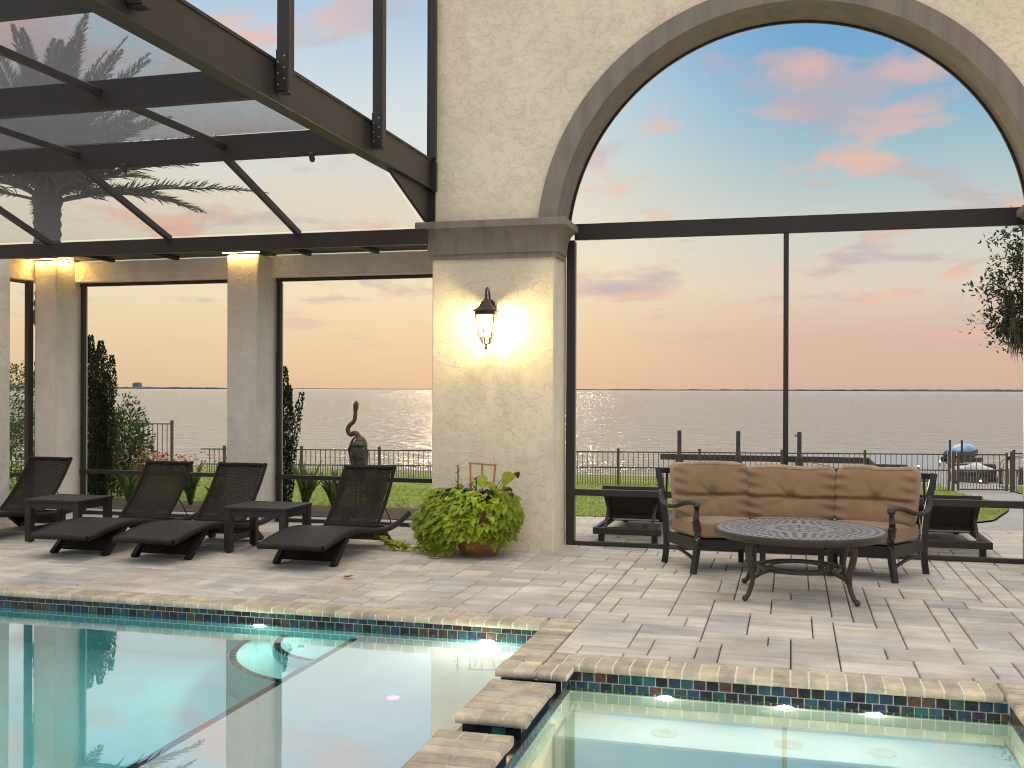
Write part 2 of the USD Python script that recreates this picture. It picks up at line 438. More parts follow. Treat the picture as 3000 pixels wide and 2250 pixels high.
def leaf_mat(name, col, var=.3, trans=.35, rough=.5, vscale=14):
    c = np.array(col, float)
    n = {'g': ('geometry', {}), 'n': ('noise_texture', {'scale': vscale, 'detail': 3}), 'oi': ('object_info', {}),
         'r': ('rgb_ramp', {'ramp': [(0, tuple(c * (1 - var))), (.35, tuple(c * (1 - var * .6))), (.65, tuple(np.clip(c * (1 + var), 0, .9))), (1, tuple(np.clip(c * (1 + var), 0, .9)))]}),
         'ad': ('math', {'math_type': 'add'}), 'fr': ('math', {'math_type': 'fraction'}),
         'mr': ('map_range', {'from_min': 0, 'from_max': 1, 'to_min': .68, 'to_max': 1.28}),
         'hs': ('hsv', {'hue': .5, 'saturation': 1, 'fac': 1}),
         'p': ('principled_bsdf', {'roughness': rough, 'specular_ior_level': .35}), 't': ('translucent_bsdf', {}), 'mx': ('mix_closure', {'fac': trans})}
    L = [('g.position', 'n.vector'), ('n.fac', 'r.fac'), ('r.color', 'hs.color'), ('oi.random', 'ad.value1'), ('g.random_per_island', 'ad.value2'),
         ('ad.value', 'fr.value1'), ('fr.value', 'mr.value'), ('mr.result', 'hs.value'), ('hs.color', 'p.base_color'), ('hs.color', 't.color'),
         ('p.BSDF', 'mx.closure1'), ('t.BSDF', 'mx.closure2')]
    MAT[name] = usdkit.material(stage, f'/World/Looks/{name}', n, L, surface='mx.closure')


leaf_mat('vine_leaf', (.40, .49, .035), .28, .38)
leaf_mat('dark_leaf', (.030, .075, .026), .3, .2)
leaf_mat('bronze_leaf', (.10, .055, .03), .4, .3)
leaf_mat('holly_leaf', (.030, .042, .016), .35, .15, .35)
leaf_mat('bush_leaf', (.075, .115, .03), .4, .3)
leaf_mat('palm_leaf', (.095, .095, .065), .3, .25)
leaf_mat('oak_leaf', (.045, .055, .028), .3, .25)
leaf_mat('fern_leaf', (.16, .25, .08), .35, .35)
leaf_mat('grass_blade', (.34, .42, .08), .3, .3, vscale=2)


def glow(name, col, strength):
    MAT[name] = usdkit.material(stage, f'/World/Looks/{name}', {'e': ('emission', {'color': col, 'strength': strength})}, [], surface='e.emission')


glow('lantern_bulb', (1.0, .76, .38), 470.0)
glow('column_lamp', (1.0, .60, .16), 70.0)
glow('pool_lamp', (1.0, .97, .80), 480.0)
glow('spa_lamp', (1.0, .97, .80), 130.0)
glow('bubbler_lamp', (1.0, .22, 1.0), 3.2)
glow('dock_lamp', (1.0, .70, .25), 45.0)

# clear lantern glass
MAT['lantern_glass'] = usdkit.material(stage, '/World/Looks/lantern_glass', {
    'f': ('fresnel', {'IOR': 1.45}), 't': ('transparent_bsdf', {'color': (.93, .92, .88)}), 'g': ('glossy_bsdf', {'roughness': .05, 'color': (.9, .9, .9)}), 'm': ('mix_closure', {}),
    'tl': ('translucent_bsdf', {'color': (.9, .88, .8)}), 'm0': ('mix_closure', {'fac': .03})},
    [('t.BSDF', 'm0.closure1'), ('tl.BSDF', 'm0.closure2'), ('f.fac', 'm.fac'), ('m0.closure', 'm.closure1'), ('g.BSDF', 'm.closure2')], surface='m.closure')

# insect screen: threads cover more of the view the flatter one looks along it
MAT['screen_mesh'] = usdkit.material(stage, '/World/Looks/screen_mesh', {
    'lw': ('layer_weight', {'blend': .5}), 'r': ('map_range', {'from_min': .56, 'from_max': .80, 'to_min': .12, 'to_max': .88, 'clamp': True}),
    'g': ('geometry', {}), 'mp': ('mapping', {'mapping_type': 'point', 'scale': (14, 90, 14)}), 'n': ('noise_texture', {'scale': 1.0, 'detail': 4}),
    'nm': ('map_range', {'from_min': .3, 'from_max': .7, 'to_min': .88, 'to_max': 1.12}), 'mu': ('math', {'math_type': 'multiply', 'use_clamp': True}),
    't': ('transparent_bsdf', {}), 'd': ('diffuse_bsdf', {'color': (.05, .05, .055)}), 'tr': ('translucent_bsdf', {'color': (.05, .05, .052)}), 'a': ('add_closure', {}), 'm': ('mix_closure', {})},
    [('lw.facing', 'r.value'), ('g.position', 'mp.vector'), ('mp.vector', 'n.vector'), ('n.fac', 'nm.value'), ('r.result', 'mu.value1'), ('nm.result', 'mu.value2'), ('mu.value', 'm.fac'),
     ('d.BSDF', 'a.closure1'), ('tr.BSDF', 'a.closure2'), ('t.BSDF', 'm.closure1'), ('a.closure', 'm.closure2')], surface='m.closure')


def wicker(name, col, holes):
    k = 2 * PI / .026
    n = {'tc': ('texture_coordinate', {}), 's': ('separate_xyz', {}),
         'ax': ('math', {'math_type': 'multiply', 'value2': k}), 'ay': ('math', {'math_type': 'multiply', 'value2': k}),
         'yz': ('math', {'math_type': 'add'}), 'sx': ('math', {'math_type': 'sine'}), 'sy': ('math', {'math_type': 'sine'}),
         'mu': ('math', {'math_type': 'multiply'}), 'ab': ('math', {'math_type': 'absolute'}), 'b': ('bump', {'strength': .9, 'distance': .006}),
         'g': ('geometry', {}), 'n': ('noise_texture', {'scale': 22, 'detail': 3}),
         'r': ('rgb_ramp', {'ramp': [(0, tuple(np.array(col) * .55)), (.5, col), (1, tuple(np.array(col) * 1.9))]}),
         'p': ('principled_bsdf', {'roughness': .45, 'specular_ior_level': .28})}
    L = [('tc.object', 's.vector'), ('s.x', 'ax.value1'), ('s.y', 'yz.value1'), ('s.z', 'yz.value2'), ('yz.value', 'ay.value1'), ('ax.value', 'sx.value1'),
         ('ay.value', 'sy.value1'), ('sx.value', 'mu.value1'), ('sy.value', 'mu.value2'), ('mu.value', 'b.height'), ('b.normal', 'p.normal'),
         ('g.position', 'n.vector'), ('n.fac', 'r.fac'), ('r.color', 'p.base_color')]
    out = 'p.BSDF'
    if holes:
        n['gt'] = ('math', {'math_type': 'greater_than', 'value2': .84})
        n['t'] = ('transparent_bsdf', {})
        n['mx'] = ('mix_closure', {})
        L += [('mu.value', 'gt.value1'), ('gt.value', 'mx.fac'), ('p.BSDF', 'mx.closure1'), ('t.BSDF', 'mx.closure2')]
        out = 'mx.closure'
    MAT[name] = usdkit.material(stage, f'/World/Looks/{name}', n, L, surface=out)


wicker('wicker', (.013, .009, .0075), False)
wicker('wicker_open', (.013, .009, .0075), True)

# woven outdoor cushion cloth
MAT['cushion_cloth'] = usdkit.material(stage, '/World/Looks/cushion_cloth', {
    'g': ('geometry', {}), 'n': ('noise_texture', {'scale': 5, 'detail': 4}), 'n2': ('noise_texture', {'scale': 420, 'detail': 2}),
    'r': ('rgb_ramp', {'ramp': [(0, (.235, .148, .078)), (.4, (.255, .16, .085)), (.65, (.28, .177, .094)), (1, (.295, .187, .10))]}),
    'b': ('bump', {'strength': .25, 'distance': .002}), 'p': ('principled_bsdf', {'roughness': .9, 'sheen_weight': .25, 'sheen_roughness': .5, 'specular_ior_level': .2})},
    [('g.position', 'n.vector'), ('g.position', 'n2.vector'), ('n.fac', 'r.fac'), ('r.color', 'p.base_color'), ('n2.fac', 'b.height'), ('b.normal', 'p.normal')], surface='p.BSDF')


def pool_water(name, absorb, density):
    MAT[name] = usdkit.material(stage, f'/World/Looks/{name}', {
        'g': ('geometry', {}), 'n': ('noise_texture', {'scale': 2.2, 'detail': 2}), 'b': ('bump', {'strength': .02, 'distance': .02}),
        'f0': ('fresnel', {'IOR': 2.3}), 'fu': ('math', {'math_type': 'multiply', 'value2': 1.6, 'use_clamp': True}), 'fi': ('fresnel', {'IOR': 1.333}), 'f': ('mix_float', {'use_clamp': True}), 'rf': ('refraction_bsdf', {'IOR': 1.333, 'roughness': 0.0, 'color': (.97, .99, .99)}),
        'gl': ('glossy_bsdf', {'roughness': 0.0, 'color': (1, 1, 1)}), 'm': ('mix_closure', {}),
        'v': ('absorption_volume', {'color': absorb, 'density': density})},
        [('g.position', 'n.vector'), ('n.fac', 'b.height'), ('b.normal', 'gl.normal'), ('f0.fac', 'fu.value1'), ('g.backfacing', 'f.fac'), ('fu.value', 'f.a'), ('fi.fac', 'f.b'), ('f.result', 'm.fac'), ('rf.BSDF', 'm.closure1'), ('gl.BSDF', 'm.closure2')],
        surface='m.closure', volume='v.volume')


pool_water('pool_water', (.05, .84, .88), .14)
pool_water('spa_water', (.40, .88, .80), .12)

# sea: long low ripples
MAT['sea_water'] = usdkit.material(stage, '/World/Looks/sea_water', {
    'g': ('geometry', {}), 'm1': ('mapping', {'mapping_type': 'point', 'scale': (.16, .55, 1), 'rotation': (0, 0, .12)}),
    'm2': ('mapping', {'mapping_type': 'point', 'scale': (.9, 2.6, 1), 'rotation': (0, 0, -.1)}),
    'n1': ('noise_texture', {'scale': 1.0, 'detail': 5, 'roughness': .6, 'distortion': .3}), 'n2': ('noise_texture', {'scale': 1.0, 'detail': 3}),
    'ad': ('math', {'math_type': 'multiply_add', 'value2': .35}), 'b': ('bump', {'strength': 1.0, 'distance': 2.6}),
    'p': ('principled_bsdf', {'base_color': (.235, .25, .225), 'roughness': .10, 'ior': 1.333, 'specular_ior_level': .5})},
    [('g.position', 'm1.vector'), ('g.position', 'm2.vector'), ('m1.vector', 'n1.vector'), ('m2.vector', 'n2.vector'), ('n2.fac', 'ad.value1'), ('n1.fac', 'ad.value3'),
     ('ad.value', 'b.height'), ('b.normal', 'p.normal')], surface='p.BSDF')
# ================================================================ the setting: terrain, sea, far shore
WATER, SEA = -0.13, -2.0


def ground_z(Y):
    return np.interp(Y, [12.9, 24.0, 27.0, 28.2], [0.0, -.60, -.66, -2.4])


def sheet(polygon, dz, step=1.0, extra=None):
    """A polygon laid on the terrain, cut into strips so that it follows the slope."""
    x0, y0, x1, y1 = polygon.bounds
    ys = np.unique(np.r_[np.arange(y0, y1, step), y1, [y for y in (12.9, 24.0, 27.0, 28.2) if y0 < y < y1]])
    vs = []
    for a, b in zip(ys[:-1], ys[1:]):
        g = polygon.intersection(sg.box(x0 - 1, a, x1 + 1, b))
        for h in getattr(g, 'geoms', [g]):
            if h.geom_type == 'Polygon' and h.area > 1e-6:
                v, f = trimesh.creation.triangulate_polygon(h, engine='earcut')
                v = np.c_[v, ground_z(v[:, 1]) + dz]
                vs.append((v, f))
    v, f = cat(vs)
    n = np.cross(v[f[:, 1]] - v[f[:, 0]], v[f[:, 2]] - v[f[:, 0]])[:, 2]
    f[n < 0] = f[n < 0][:, ::-1]
    return v, f


# lawn outline: the patio edge, then a kidney-shaped right border along the path
lawn_edge = smoothed([(-6, 12.85), (-2.6, 12.95), (.2, 13.3), (1.6, 13.9), (2.3, 14.4), (2.72, 15.5), (3.1, 17.0), (3.38, 18.4), (3.50, 19.6), (3.55, 21.5), (3.50, 23.0), (3.44, 24.6)], 60)
lawn_poly = sg.Polygon([(-45, 11.9), (-6.4, 11.9), (-6, 12.85)] + [tuple(p) for p in lawn_edge[1:]] + [(3.44, 27.0), (-45, 27.0)]).buffer(0)
land = sg.box(-60, 11.45, 60, 28.2)
obj('ground', sheet(land, -.03, 1.5), 'joint_sand', kind='structure')
obj('lawn', sheet(lawn_poly, 0.012, .8), 'lawn', kind='structure')
right_lawn = sg.Polygon([(4.75, 24.6), (5.05, 23.6), (6.2, 22.6), (14, 21.5), (40, 21), (40, 27), (4.75, 27)])
obj('lawn', sheet(right_lawn, 0.012, .8), 'lawn', kind='structure')
path_poly = sg.box(-3.0, 13.0, 14, 27.1).difference(lawn_poly.buffer(.02)).difference(right_lawn.buffer(.02))
path_poly = max(getattr(path_poly, 'geoms', [path_poly]), key=lambda g: g.area)
obj('path', sheet(path_poly, -.006, .8), 'concrete', kind='structure')
obj('planting_bed', cat([box(-14.5, -3.75, 11.85, 12.95, -.2, .022)]), 'mulch', kind='structure')
obj('bed_kerb', box(-14.5, -3.6, 11.47, 11.85, -.2, .012), 'concrete', kind='structure')

# grass blades on the parts of the lawn one looks across
blades = []
N = 26000
gx = rng.uniform(-15, 4, N); gy = 11.95 + 13 * rng.random(N) ** 1.5
ok = shapely.contains_xy(lawn_poly, gx, gy) & ~((gy < 12.97) & (gx < -3.7))
gx, gy = gx[ok], gy[ok]
h = rng.uniform(.022, .052, len(gx)); a = rng.uniform(0, 2 * PI, len(gx)); wd = rng.uniform(.006, .014, len(gx)) * (1 + .05 * gy)
zz = ground_z(gy) + .010
ln = rng.normal(0, .018, (len(gx), 2))
v = np.stack([np.c_[gx - np.cos(a) * wd, gy - np.sin(a) * wd, zz], np.c_[gx + np.cos(a) * wd, gy + np.sin(a) * wd, zz], np.c_[gx + ln[:, 0], gy + ln[:, 1], zz + h]], 1).reshape(-1, 3)
obj('grass', (v, np.arange(len(v)).reshape(-1, 3)), 'grass_blade', kind='stuff')

# sea: one sheet out to the horizon
sx = np.r_[-16000, -4000, -800, -120, 120, 800, 4000, 16000]; sy = np.r_[27.5, 60, 200, 900, 4000, 26000]
gx, gy = np.meshgrid(sx, sy)
i, j = np.meshgrid(np.arange(len(sy) - 1), np.arange(len(sx) - 1), indexing='ij')
k = len(sx)
q = np.stack([i * k + j, i * k + j + 1, (i + 1) * k + j + 1, (i + 1) * k + j], -1).reshape(-1, 4)
obj('sea', (np.c_[gx.ravel(), gy.ravel(), np.full(gx.size, SEA)], q), 'sea_water', kind='structure')
obj('seabed', box(-16000, 16000, 28.4, 26000, -4.2, -4.0), 'joint_sand', kind='structure')
obj('sea_wall', cat([box(-60, 3.3, 27.02, 27.3, -4, -.64), box(6.2, 60, 27.02, 27.3, -4, -.64)]), 'concrete', kind='structure')


def shoreline(a0, a1, dist, hts, seed, slope=0.0):
    """A low wooded shore: a ridge of uneven tree tops, with depth, between two bearings (tangents x / y)."""
    n = int(abs(a1 - a0) * 900) + 2
    u = np.linspace(a0, a1, n)
    d = dist * (1 + slope * (u - a0))
    hh = np.interp(np.linspace(0, 1, n), np.linspace(0, 1, len(hts)), hts)
    pt = np.c_[u * d / 60, d / 900, np.zeros(n)]
    top = hh * (.82 + .5 * (meshkit.fbm(pt * 1.0 + 9, 4, seed) - .5) + .25 * (meshkit.noise(np.c_[u * d / 22, np.zeros(n), np.zeros(n)], seed + 3) - .5))
    rows = [np.c_[u * d, d, np.full(n, SEA - 1)], np.c_[u * d, d, SEA + top * .55], np.c_[u * (d + 25), d + 25, SEA + top], np.c_[u * (d + 300), d + 300, SEA + top * .9], np.c_[u * (d + 320), d + 320, np.full(n, SEA - 1)]]
    v = np.vstack(rows)
    i, j = np.meshgrid(np.arange(len(rows) - 1), np.arange(n - 1), indexing='ij')
    q = np.stack([i * n + j, i * n + j + 1, (i + 1) * n + j + 1, (i + 1) * n + j], -1).reshape(-1, 4)
    return v, q


obj('far_shore', shoreline(-.95, -.555, 4600, [16, 18, 15, 13, 11, 6], 3), 'hazy_far_trees', kind='structure')
obj('far_shore', shoreline(-.56, -.20, 9500, [9, 7, 6, 6], 4), 'hazy_far_trees', kind='structure')
obj('far_shore', shoreline(-.215, .95, 6200, [8, 9, 11, 13, 16, 22, 26, 26, 27], 7, -.25), 'hazy_far_trees', kind='structure')

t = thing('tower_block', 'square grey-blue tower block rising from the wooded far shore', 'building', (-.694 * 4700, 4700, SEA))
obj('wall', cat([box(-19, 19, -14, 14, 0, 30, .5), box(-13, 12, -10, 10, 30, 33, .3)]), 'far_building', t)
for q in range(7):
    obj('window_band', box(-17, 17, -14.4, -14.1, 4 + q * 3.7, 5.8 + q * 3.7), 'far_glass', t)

# ================================================================ paved patio
DECK = [(-9.2, -1.395, 7.145, 11.46), (-1.395, 8.2, 6.215, 11.46), (-3.6, 8.2, 11.46, 13.0), (1.345, 8.2, 1.0, 6.215)]
holes = [(-3.53, -2.26, 10.03, 11.46)]
patio = thing('patio', kind='structure')
obj('bedding', cat([box(-9.3, -1.40, 7.1, 11.5, -.30, -.022), box(-1.40, 8.3, 6.2, 11.5, -.30, -.0225), box(-3.7, 8.3, 11.5, 13.05, -.30, -.0215), box(1.34, 8.3, .9, 6.2, -.30, -.0215),
                    box(-14, 8.3, -3, .9, -.3, -.022)]), 'joint_sand', patio)
U = .14
GX0, GY0, NX, NY = -9.24, .98, 126, 88
used = np.zeros((NX, NY), bool)
prng = random.Random(3)
rects = []
for jy in range(NY):
    for ix in range(NX):
        if used[ix, jy]:
            continue
        opts = [(3, 2), (3, 2), (2, 2), (2, 1), (3, 1), (2, 2), (1, 2), (1, 1)]
        prng.shuffle(opts)
        opts = sorted(opts, key=lambda o: (o[0] * o[1] < 2) * 2 + (o == (1, 2)))
        for w, d in opts:
            if ix + w <= NX and jy + d <= NY and not used[ix:ix + w, jy:jy + d].any():
                used[ix:ix + w, jy:jy + d] = True
                rects.append((GX0 + ix * U, GX0 + (ix + w) * U, GY0 + jy * U, GY0 + (jy + d) * U))
                break
pieces = []
for r in rects:
    for D in DECK:
        x0, x1, y0, y1 = max(r[0], D[0]), min(r[1], D[1]), max(r[2], D[2]), min(r[3], D[3])
        if x1 - x0 > .03 and y1 - y0 > .03:
            if any(x0 > h_[0] and x1 < h_[1] and y0 > h_[2] and y1 < h_[3] for h_ in holes):
                continue
            cx, cy = (x0 + x1) / 2, (y0 + y1) / 2
            if -_s * cx + _c * cy < 2:
                area = 0
            else:
                P = project([[x0, y0, 0], [x1, y0, 0], [x1, y1, 0], [x0, y1, 0]])
                c = P[:, :2].mean(0)
                area = abs(sg.Polygon(P[:, :2]).area) if (-60 < c[0] < 3060 and c[1] < 2300) else 0
            pieces.append((area, x0, x1, y0, y1))
pieces.sort(key=lambda p: -p[0])
rest = []
for n_, (area, x0, x1, y0, y1) in enumerate(pieces):
    g = .0045
    dz = prng.uniform(-.002, .002)
    m = box(x0 + g, x1 - g, y0 + g, y1 - g, -.03, dz, .006)
    m = (m[0] + np.c_[np.zeros((len(m[0]), 2)), (m[0][:, 0] - (x0 + x1) / 2) * prng.uniform(-.004, .004)], m[1])
    kind = prng.choice(['paver_stone', 'paver_stone', 'paver_grey', 'paver_tan'])
    if n_ < 299:
        obj('paver', m, kind, patio)
    else:
        rest.append((kind, m))
obj('paver', cat([m for k_, m in rest]), 'paver_stone', patio, kind='stuff')

# ================================================================ pool and spa
PX0, PX1, PY0, PY1 = -9.6, -1.60, 1.0, 6.95          # pool inside faces
SX0, SX1, SY0, SY1 = -1.25, 1.12, 1.6, 5.99           # spa inside faces
pool = thing('swimming_pool', kind='structure')
obj('pool_wall', cat([box(PX0 - .3, PX1 - .001, PY1, PY1 + .18, -1.5, -.05), box(PX0 - .3, PX0, PY0, PY1, -1.5, -.05), box(PX0 - .3, PX1, PY0 - .3, PY0, -1.5, -.05)]), 'pool_plaster_blue', pool)
obj('pool_wall', box(PX1, PX1 + .2, 5.76, PY1 + .18, -1.5, -.05), 'pool_plaster_blue', pool)
obj('pool_floor', box(PX0 - .3, PX1, PY0, PY1, -1.5, WATER - 1.15), 'pool_plaster_blue', pool)
obj('tanning_shelf', box(-3.0, PX1, PY0, PY1 - .001, WATER - 1.16, WATER - .13, .012), 'pool_plaster', pool)


def quarter(r, z0, z1):
    p = sg.Point(-3.0, PY1).buffer(r, 24).intersection(sg.box(-9, 0, -3.0005, PY1 - .002))
    return prism(p, z1 - z0, 'z', z0)


obj('step', quarter(.60, WATER - 1.155, WATER - .31), 'pool_plaster_blue', pool)
obj('step', quarter(.90, WATER - 1.152, WATER - .52), 'pool_plaster_blue', pool)
TP, TH = .0713, .056


def tile_row(parent, u0, u1, z1, place, offset, seed, h=TH, pitch=TP):
    """Glass tiles along a wall; place(u, w, z0, z1) gives the piece's box."""
    r = random.Random(seed)
    u = u0 + offset
    prev = None
    out = []
    if offset > .02:
        out.append((u0, offset))
    while u < u1 - .01:
        out.append((u, min(pitch, u1 - u))); u += pitch
    for u, w in out:
        k_ = r.choice(['black', 'black', 'black', 'teal', 'teal', 'blue', 'green', 'plum', 'bronze', 'blue'])
        obj('tile', place(u + .003, w - .006, z1 - h + .003, z1 - .003), 'glass_tile_' + k_, parent)


far = lambda Y: (lambda u, w, z0, z1: box(u, u + w, Y - .006, Y - .001, z0, z1, .0015))
obj('tile_grout', box(-9.6, PX1, PY1 - .003, PY1 - .0005, -.20, -.03), 'grout', pool)
for row in range(3):
    tile_row(pool, -6.35, PX1, -.031 - row * TH, far(PY1 - .003), (row % 2) * TP / 2, 20 + row)
# dark tile trim along the shelf nosing and the round steps
for n_ in range(46):
    y = PY1 - .12 - n_ * .072
    obj('trim_tile', box(-3.0 + .004, -3.0 + .055, y - .069, y, WATER - .132, WATER - .1275, .001), 'glass_tile_' + prng.choice(['black', 'black', 'black', 'blue', 'plum', 'teal', 'bronze']), pool)
for r_, z_ in ((.60, WATER - .31), (.90, WATER - .52)):
    n = int(r_ * PI / 2 / .085)
    for q in range(n):
        a0, a1 = PI + (q + .06) * PI / 2 / n, PI + (q + .94) * PI / 2 / n
        p = sg.Polygon([(-3.0 + rr * math.cos(a), PY1 + rr * math.sin(a)) for rr, a in ((r_ - .004, a0), (r_ - .004, a1), (r_ - .055, a1), (r_ - .055, a0))])
        obj('trim_tile', prism(p, .005, 'z', z_ + .0002), 'glass_tile_' + prng.choice(['black', 'black', 'plum']), pool)
for x in (-3.78, -2.03):
    obj('pool_light', lathe([(.0, -.02), (.045, -.02), (.052, -.012), (.052, 0)], 16), 'pool_lamp', pool) if False else None
    m = xform(lathe([(.05, 0), (.05, .008), (.03, .014)], 16), rx=PI / 2, loc=(x, PY1 - .001, WATER - .075))
    obj('pool_light', m, 'pool_lamp', pool)
m = lathe([(.035, 0), (.035, .006), (.02, .010)], 14, -2.2, 5.6)
obj('bubbler_light', (m[0] + [0, 0, WATER - .13], m[1]), 'bubbler_lamp', pool)

spa = thing('spa', kind='structure')
obj('spa_wall', cat([box(SX0, SX1 + .2, SY1, SY1 + .18, -1.4, -.05), box(SX1, SX1 + .2, SY0, SY1, -1.4, -.05), box(SX0, SX1 + .2, SY0 - .25, SY0, -1.4, -.05)]), 'spa_plaster', spa)
obj('dividing_wall', box(PX1, SX0, PY0 - .3, 5.759, -1.5, -.1025), 'spa_plaster', spa)
obj('pool_side_tile', box(PX1 - .006, PX1 - .0005, PY0 - .3, 5.758, -.21, -.101), 'glass_tile_black', spa)
obj('ledge_tile', box(PX1 - .006, SX0 + .009, PY0 - .3, 5.758, -.1015, -.0985), 'glass_tile_black', spa)
obj('dividing_wall', box(PX1 + .201, SX0, 5.76, SY1 + .18, -1.5, -.05), 'spa_plaster', spa)
obj('spa_floor', box(SX0, SX1, SY0, SY1, -1.4, WATER - .95), 'spa_plaster', spa)
obj('bench', cat([box(SX0, SX1, SY1 - .45, SY1 - .001, WATER - .96, WATER - .46, .02), box(SX1 - .45, SX1 - .001, SY0, SY1 - .45, WATER - .962, WATER - .462, .02)]), 'spa_plaster', spa)
obj('tile_grout', cat([box(SX0, SX1, SY1 - .003, SY1 - .0005, -.22, -.04), box(SX0 + .0005, SX0 + .003, 3.9, 5.758, -.22, -.102), box(SX0 + .0005, SX0 + .003, 5.76, SY1 - .004, -.22, -.04), box(SX1 - .003, SX1 - .0005, 3.9, SY1 - .004, -.22, -.04)]), 'grout', spa)
for row in range(3):
    tile_row(spa, SX0 + .004, SX1 - .004, -.046 - row * TH, far(SY1 - .003), (row % 2) * TP / 2, 40 + row)
for row in range(1, 3):
    tile_row(spa, 4.2, SY1 - .02, -.046 - row * TH, lambda u, w, z0, z1: box(SX0 + .001, SX0 + .008, u, u + w, z0, z1, .0015), (row % 2) * TP / 2, 50 + row)
tile_row(spa, 5.765, SY1 - .02, -.046, lambda u, w, z0, z1: box(SX0 + .001, SX0 + .008, u, u + w, z0, z1, .0015), 0, 53)
tile_row(spa, 4.2, SY1 - .02, -.046, lambda u, w, z0, z1: box(SX1 - .008, SX1 - .001, u, u + w, z0, z1, .0015), 0, 57)
tile_row(spa, 4.2, SY1 - .02, -.046 - TH, lambda u, w, z0, z1: box(SX1 - .008, SX1 - .001, u, u + w, z0, z1, .0015), TP / 2, 58)
for x in (-.69, -.03, .44):
    m = xform(lathe([(.045, 0), (.045, .008), (.028, .014)], 16), rx=PI / 2, loc=(x, SY1 - .004, WATER - .09))
    obj('spa_light', m, 'spa_lamp', spa)
    m = lathe([(.075, 0), (.075, .004), (.03, .010), (.022, .004), (.008, .004)], 20, x + .02, SY1 - .24)
    obj('jet_fitting', (m[0] + [0, 0, WATER - .46], m[1]), 'grout', spa)

# coping: bullnosed bricks laid across every edge
NOSE = [(0, 0)] + [(-.024 + .024 * math.cos(a) - 0, -.024 + .024 * math.sin(a)) for a in np.linspace(PI / 2, -PI / 2, 9)]


def coping_brick(w, depth):
    """Along x: w; from y = 0 (back) to y = -depth (rounded nose), top at z = 0."""
    prof = [(0, 0), (0, -.048)] + [(-(depth + p[0]), p[1]) for p in NOSE[1:]][::-1]
    prof = [(a - 0, b) for a, b in prof]
    p = sg.Polygon([(a, b) for a, b in prof])
    v, f = prism(p, w, 'x', 0)
    return v, f


def coping_run(parent, x0, y0, x1, y1, depth, seed, pitch=.101):
    """Bricks whose backs lie on the line from (x0, y0) to (x1, y1); the nose points to the right of that direction."""
    r = random.Random(seed)
    L = math.hypot(x1 - x0, y1 - y0); n = max(1, round(L / pitch)); w = L / n
    ang = math.atan2(y1 - y0, x1 - x0)
    for k_ in range(n):
        m = coping_brick(w - .012, depth - r.uniform(0, .003))
        m = xform(m, rz=ang, loc=(x0 + math.cos(ang) * (k_ * w + .006), y0 + math.sin(ang) * (k_ * w + .006), r.uniform(-.0015, .0015)))
        obj('coping_brick', m, 'coping_stone', parent)
    g = xform(box(.003, L - .003, -(depth - .007), -.003, -.046, -.0035, .012), rz=ang, loc=(x0, y0, 0))
    obj('coping_joint', g, 'grout', parent)


coping_run(pool, -6.6, 7.14, -1.64, 7.14, .235, 1)
obj('coping_brick', cat([xform(coping_brick(.097, .235), loc=(-9.6 + k_ * .1, 7.14, 0)) for k_ in range(30)]), 'coping_stone', pool, kind='stuff')
coping_run(pool, -1.40, 7.135, -1.40, 5.97, .235, 2)
coping_run(pool, -1.64, 5.965, -1.40, 5.965, .225, 3, .12)
coping_run(spa, -1.395, 5.965, -1.215, 5.965, .225, 4, .09)
coping_run(spa, -1.39, 6.21, 1.09, 6.21, .245, 5)
coping_run(spa, 1.34, 6.21, 1.34, 3.4, .245, 6)


def pad(y0, y1, seed):
    """A raised stepping pad on the wall between pool and spa: two rows of bullnosed bricks."""
    xm = -1.416
    t_ = thing('stepping_pad', None, None, (xm, y0, 0))
    n = round((y1 - y0 - .24) / .1)
    w = (y1 - y0 - .24) / n
    for side in (-1, 1):
        for k_ in range(n):
            m = coping_brick(w - .009, .184)
            y = y0 + .12 + k_ * w
            m = xform(m, rz=PI / 2, loc=(xm + .003, y + .0045, 0)) if side > 0 else xform(m, rz=-PI / 2, loc=(xm - .003, y + w - .0045, 0))
            obj('coping_brick', m, 'coping_stone', t_, world=True)
    for e, yb in ((-1, y0 + .118), (1, y1 - .118)):
        for k_ in range(3):
            wx = .366 / 3
            m = coping_brick(wx - .008, .118)
            m = xform(m, loc=(xm - .183 + k_ * wx + .004, yb, 0)) if e < 0 else xform(m, rz=PI, loc=(xm - .183 + (k_ + 1) * wx - .004, yb, 0))
            obj('coping_brick', m, 'coping_stone', t_, world=True)
    obj('pad_joint', box(xm - .176, xm + .176, y0 + .008, y1 - .008, -.046, -.0035, .014), 'grout', t_, world=True)
    obj('pad_base', box(xm - .150, xm + .150, y0 + .03, y1 - .03, -.0984, -.0465), 'glass_tile_black', t_, world=True)
    for k_ in range(4):
        for row in range(1):
            obj('tile', box(xm - .148 + k_ * .075, xm - .148 + k_ * .075 + .070, y0 + .024, y0 + .029, -.0975, -.05, .001), 'glass_tile_' + prng.choice(['black', 'black', 'teal']), t_, world=True)
    return t_


p1 = pad(4.885, 5.565, 1)
tag(stage.GetPrimAtPath(p1), 'bullnosed brick stepping pad between pool and spa, next to the patio corner', 'stepping pad')
p2 = pad(3.995, 4.675, 2)
tag(stage.GetPrimAtPath(p2), 'bullnosed brick stepping pad between pool and spa, cut off by the bottom edge', 'stepping pad')
for y in (5.565, 4.675):
    obj('spillway_tile', box(PX1 + .02, SX0 - .02, y + .004, y + .19, -.0984, -.094, .002), 'glass_tile_black', spa)
obj('cap_tile', box(PX1 - .004, SX0 + .0, 5.752, 5.7585, -.118, -.05, .001), 'glass_tile_black', spa)

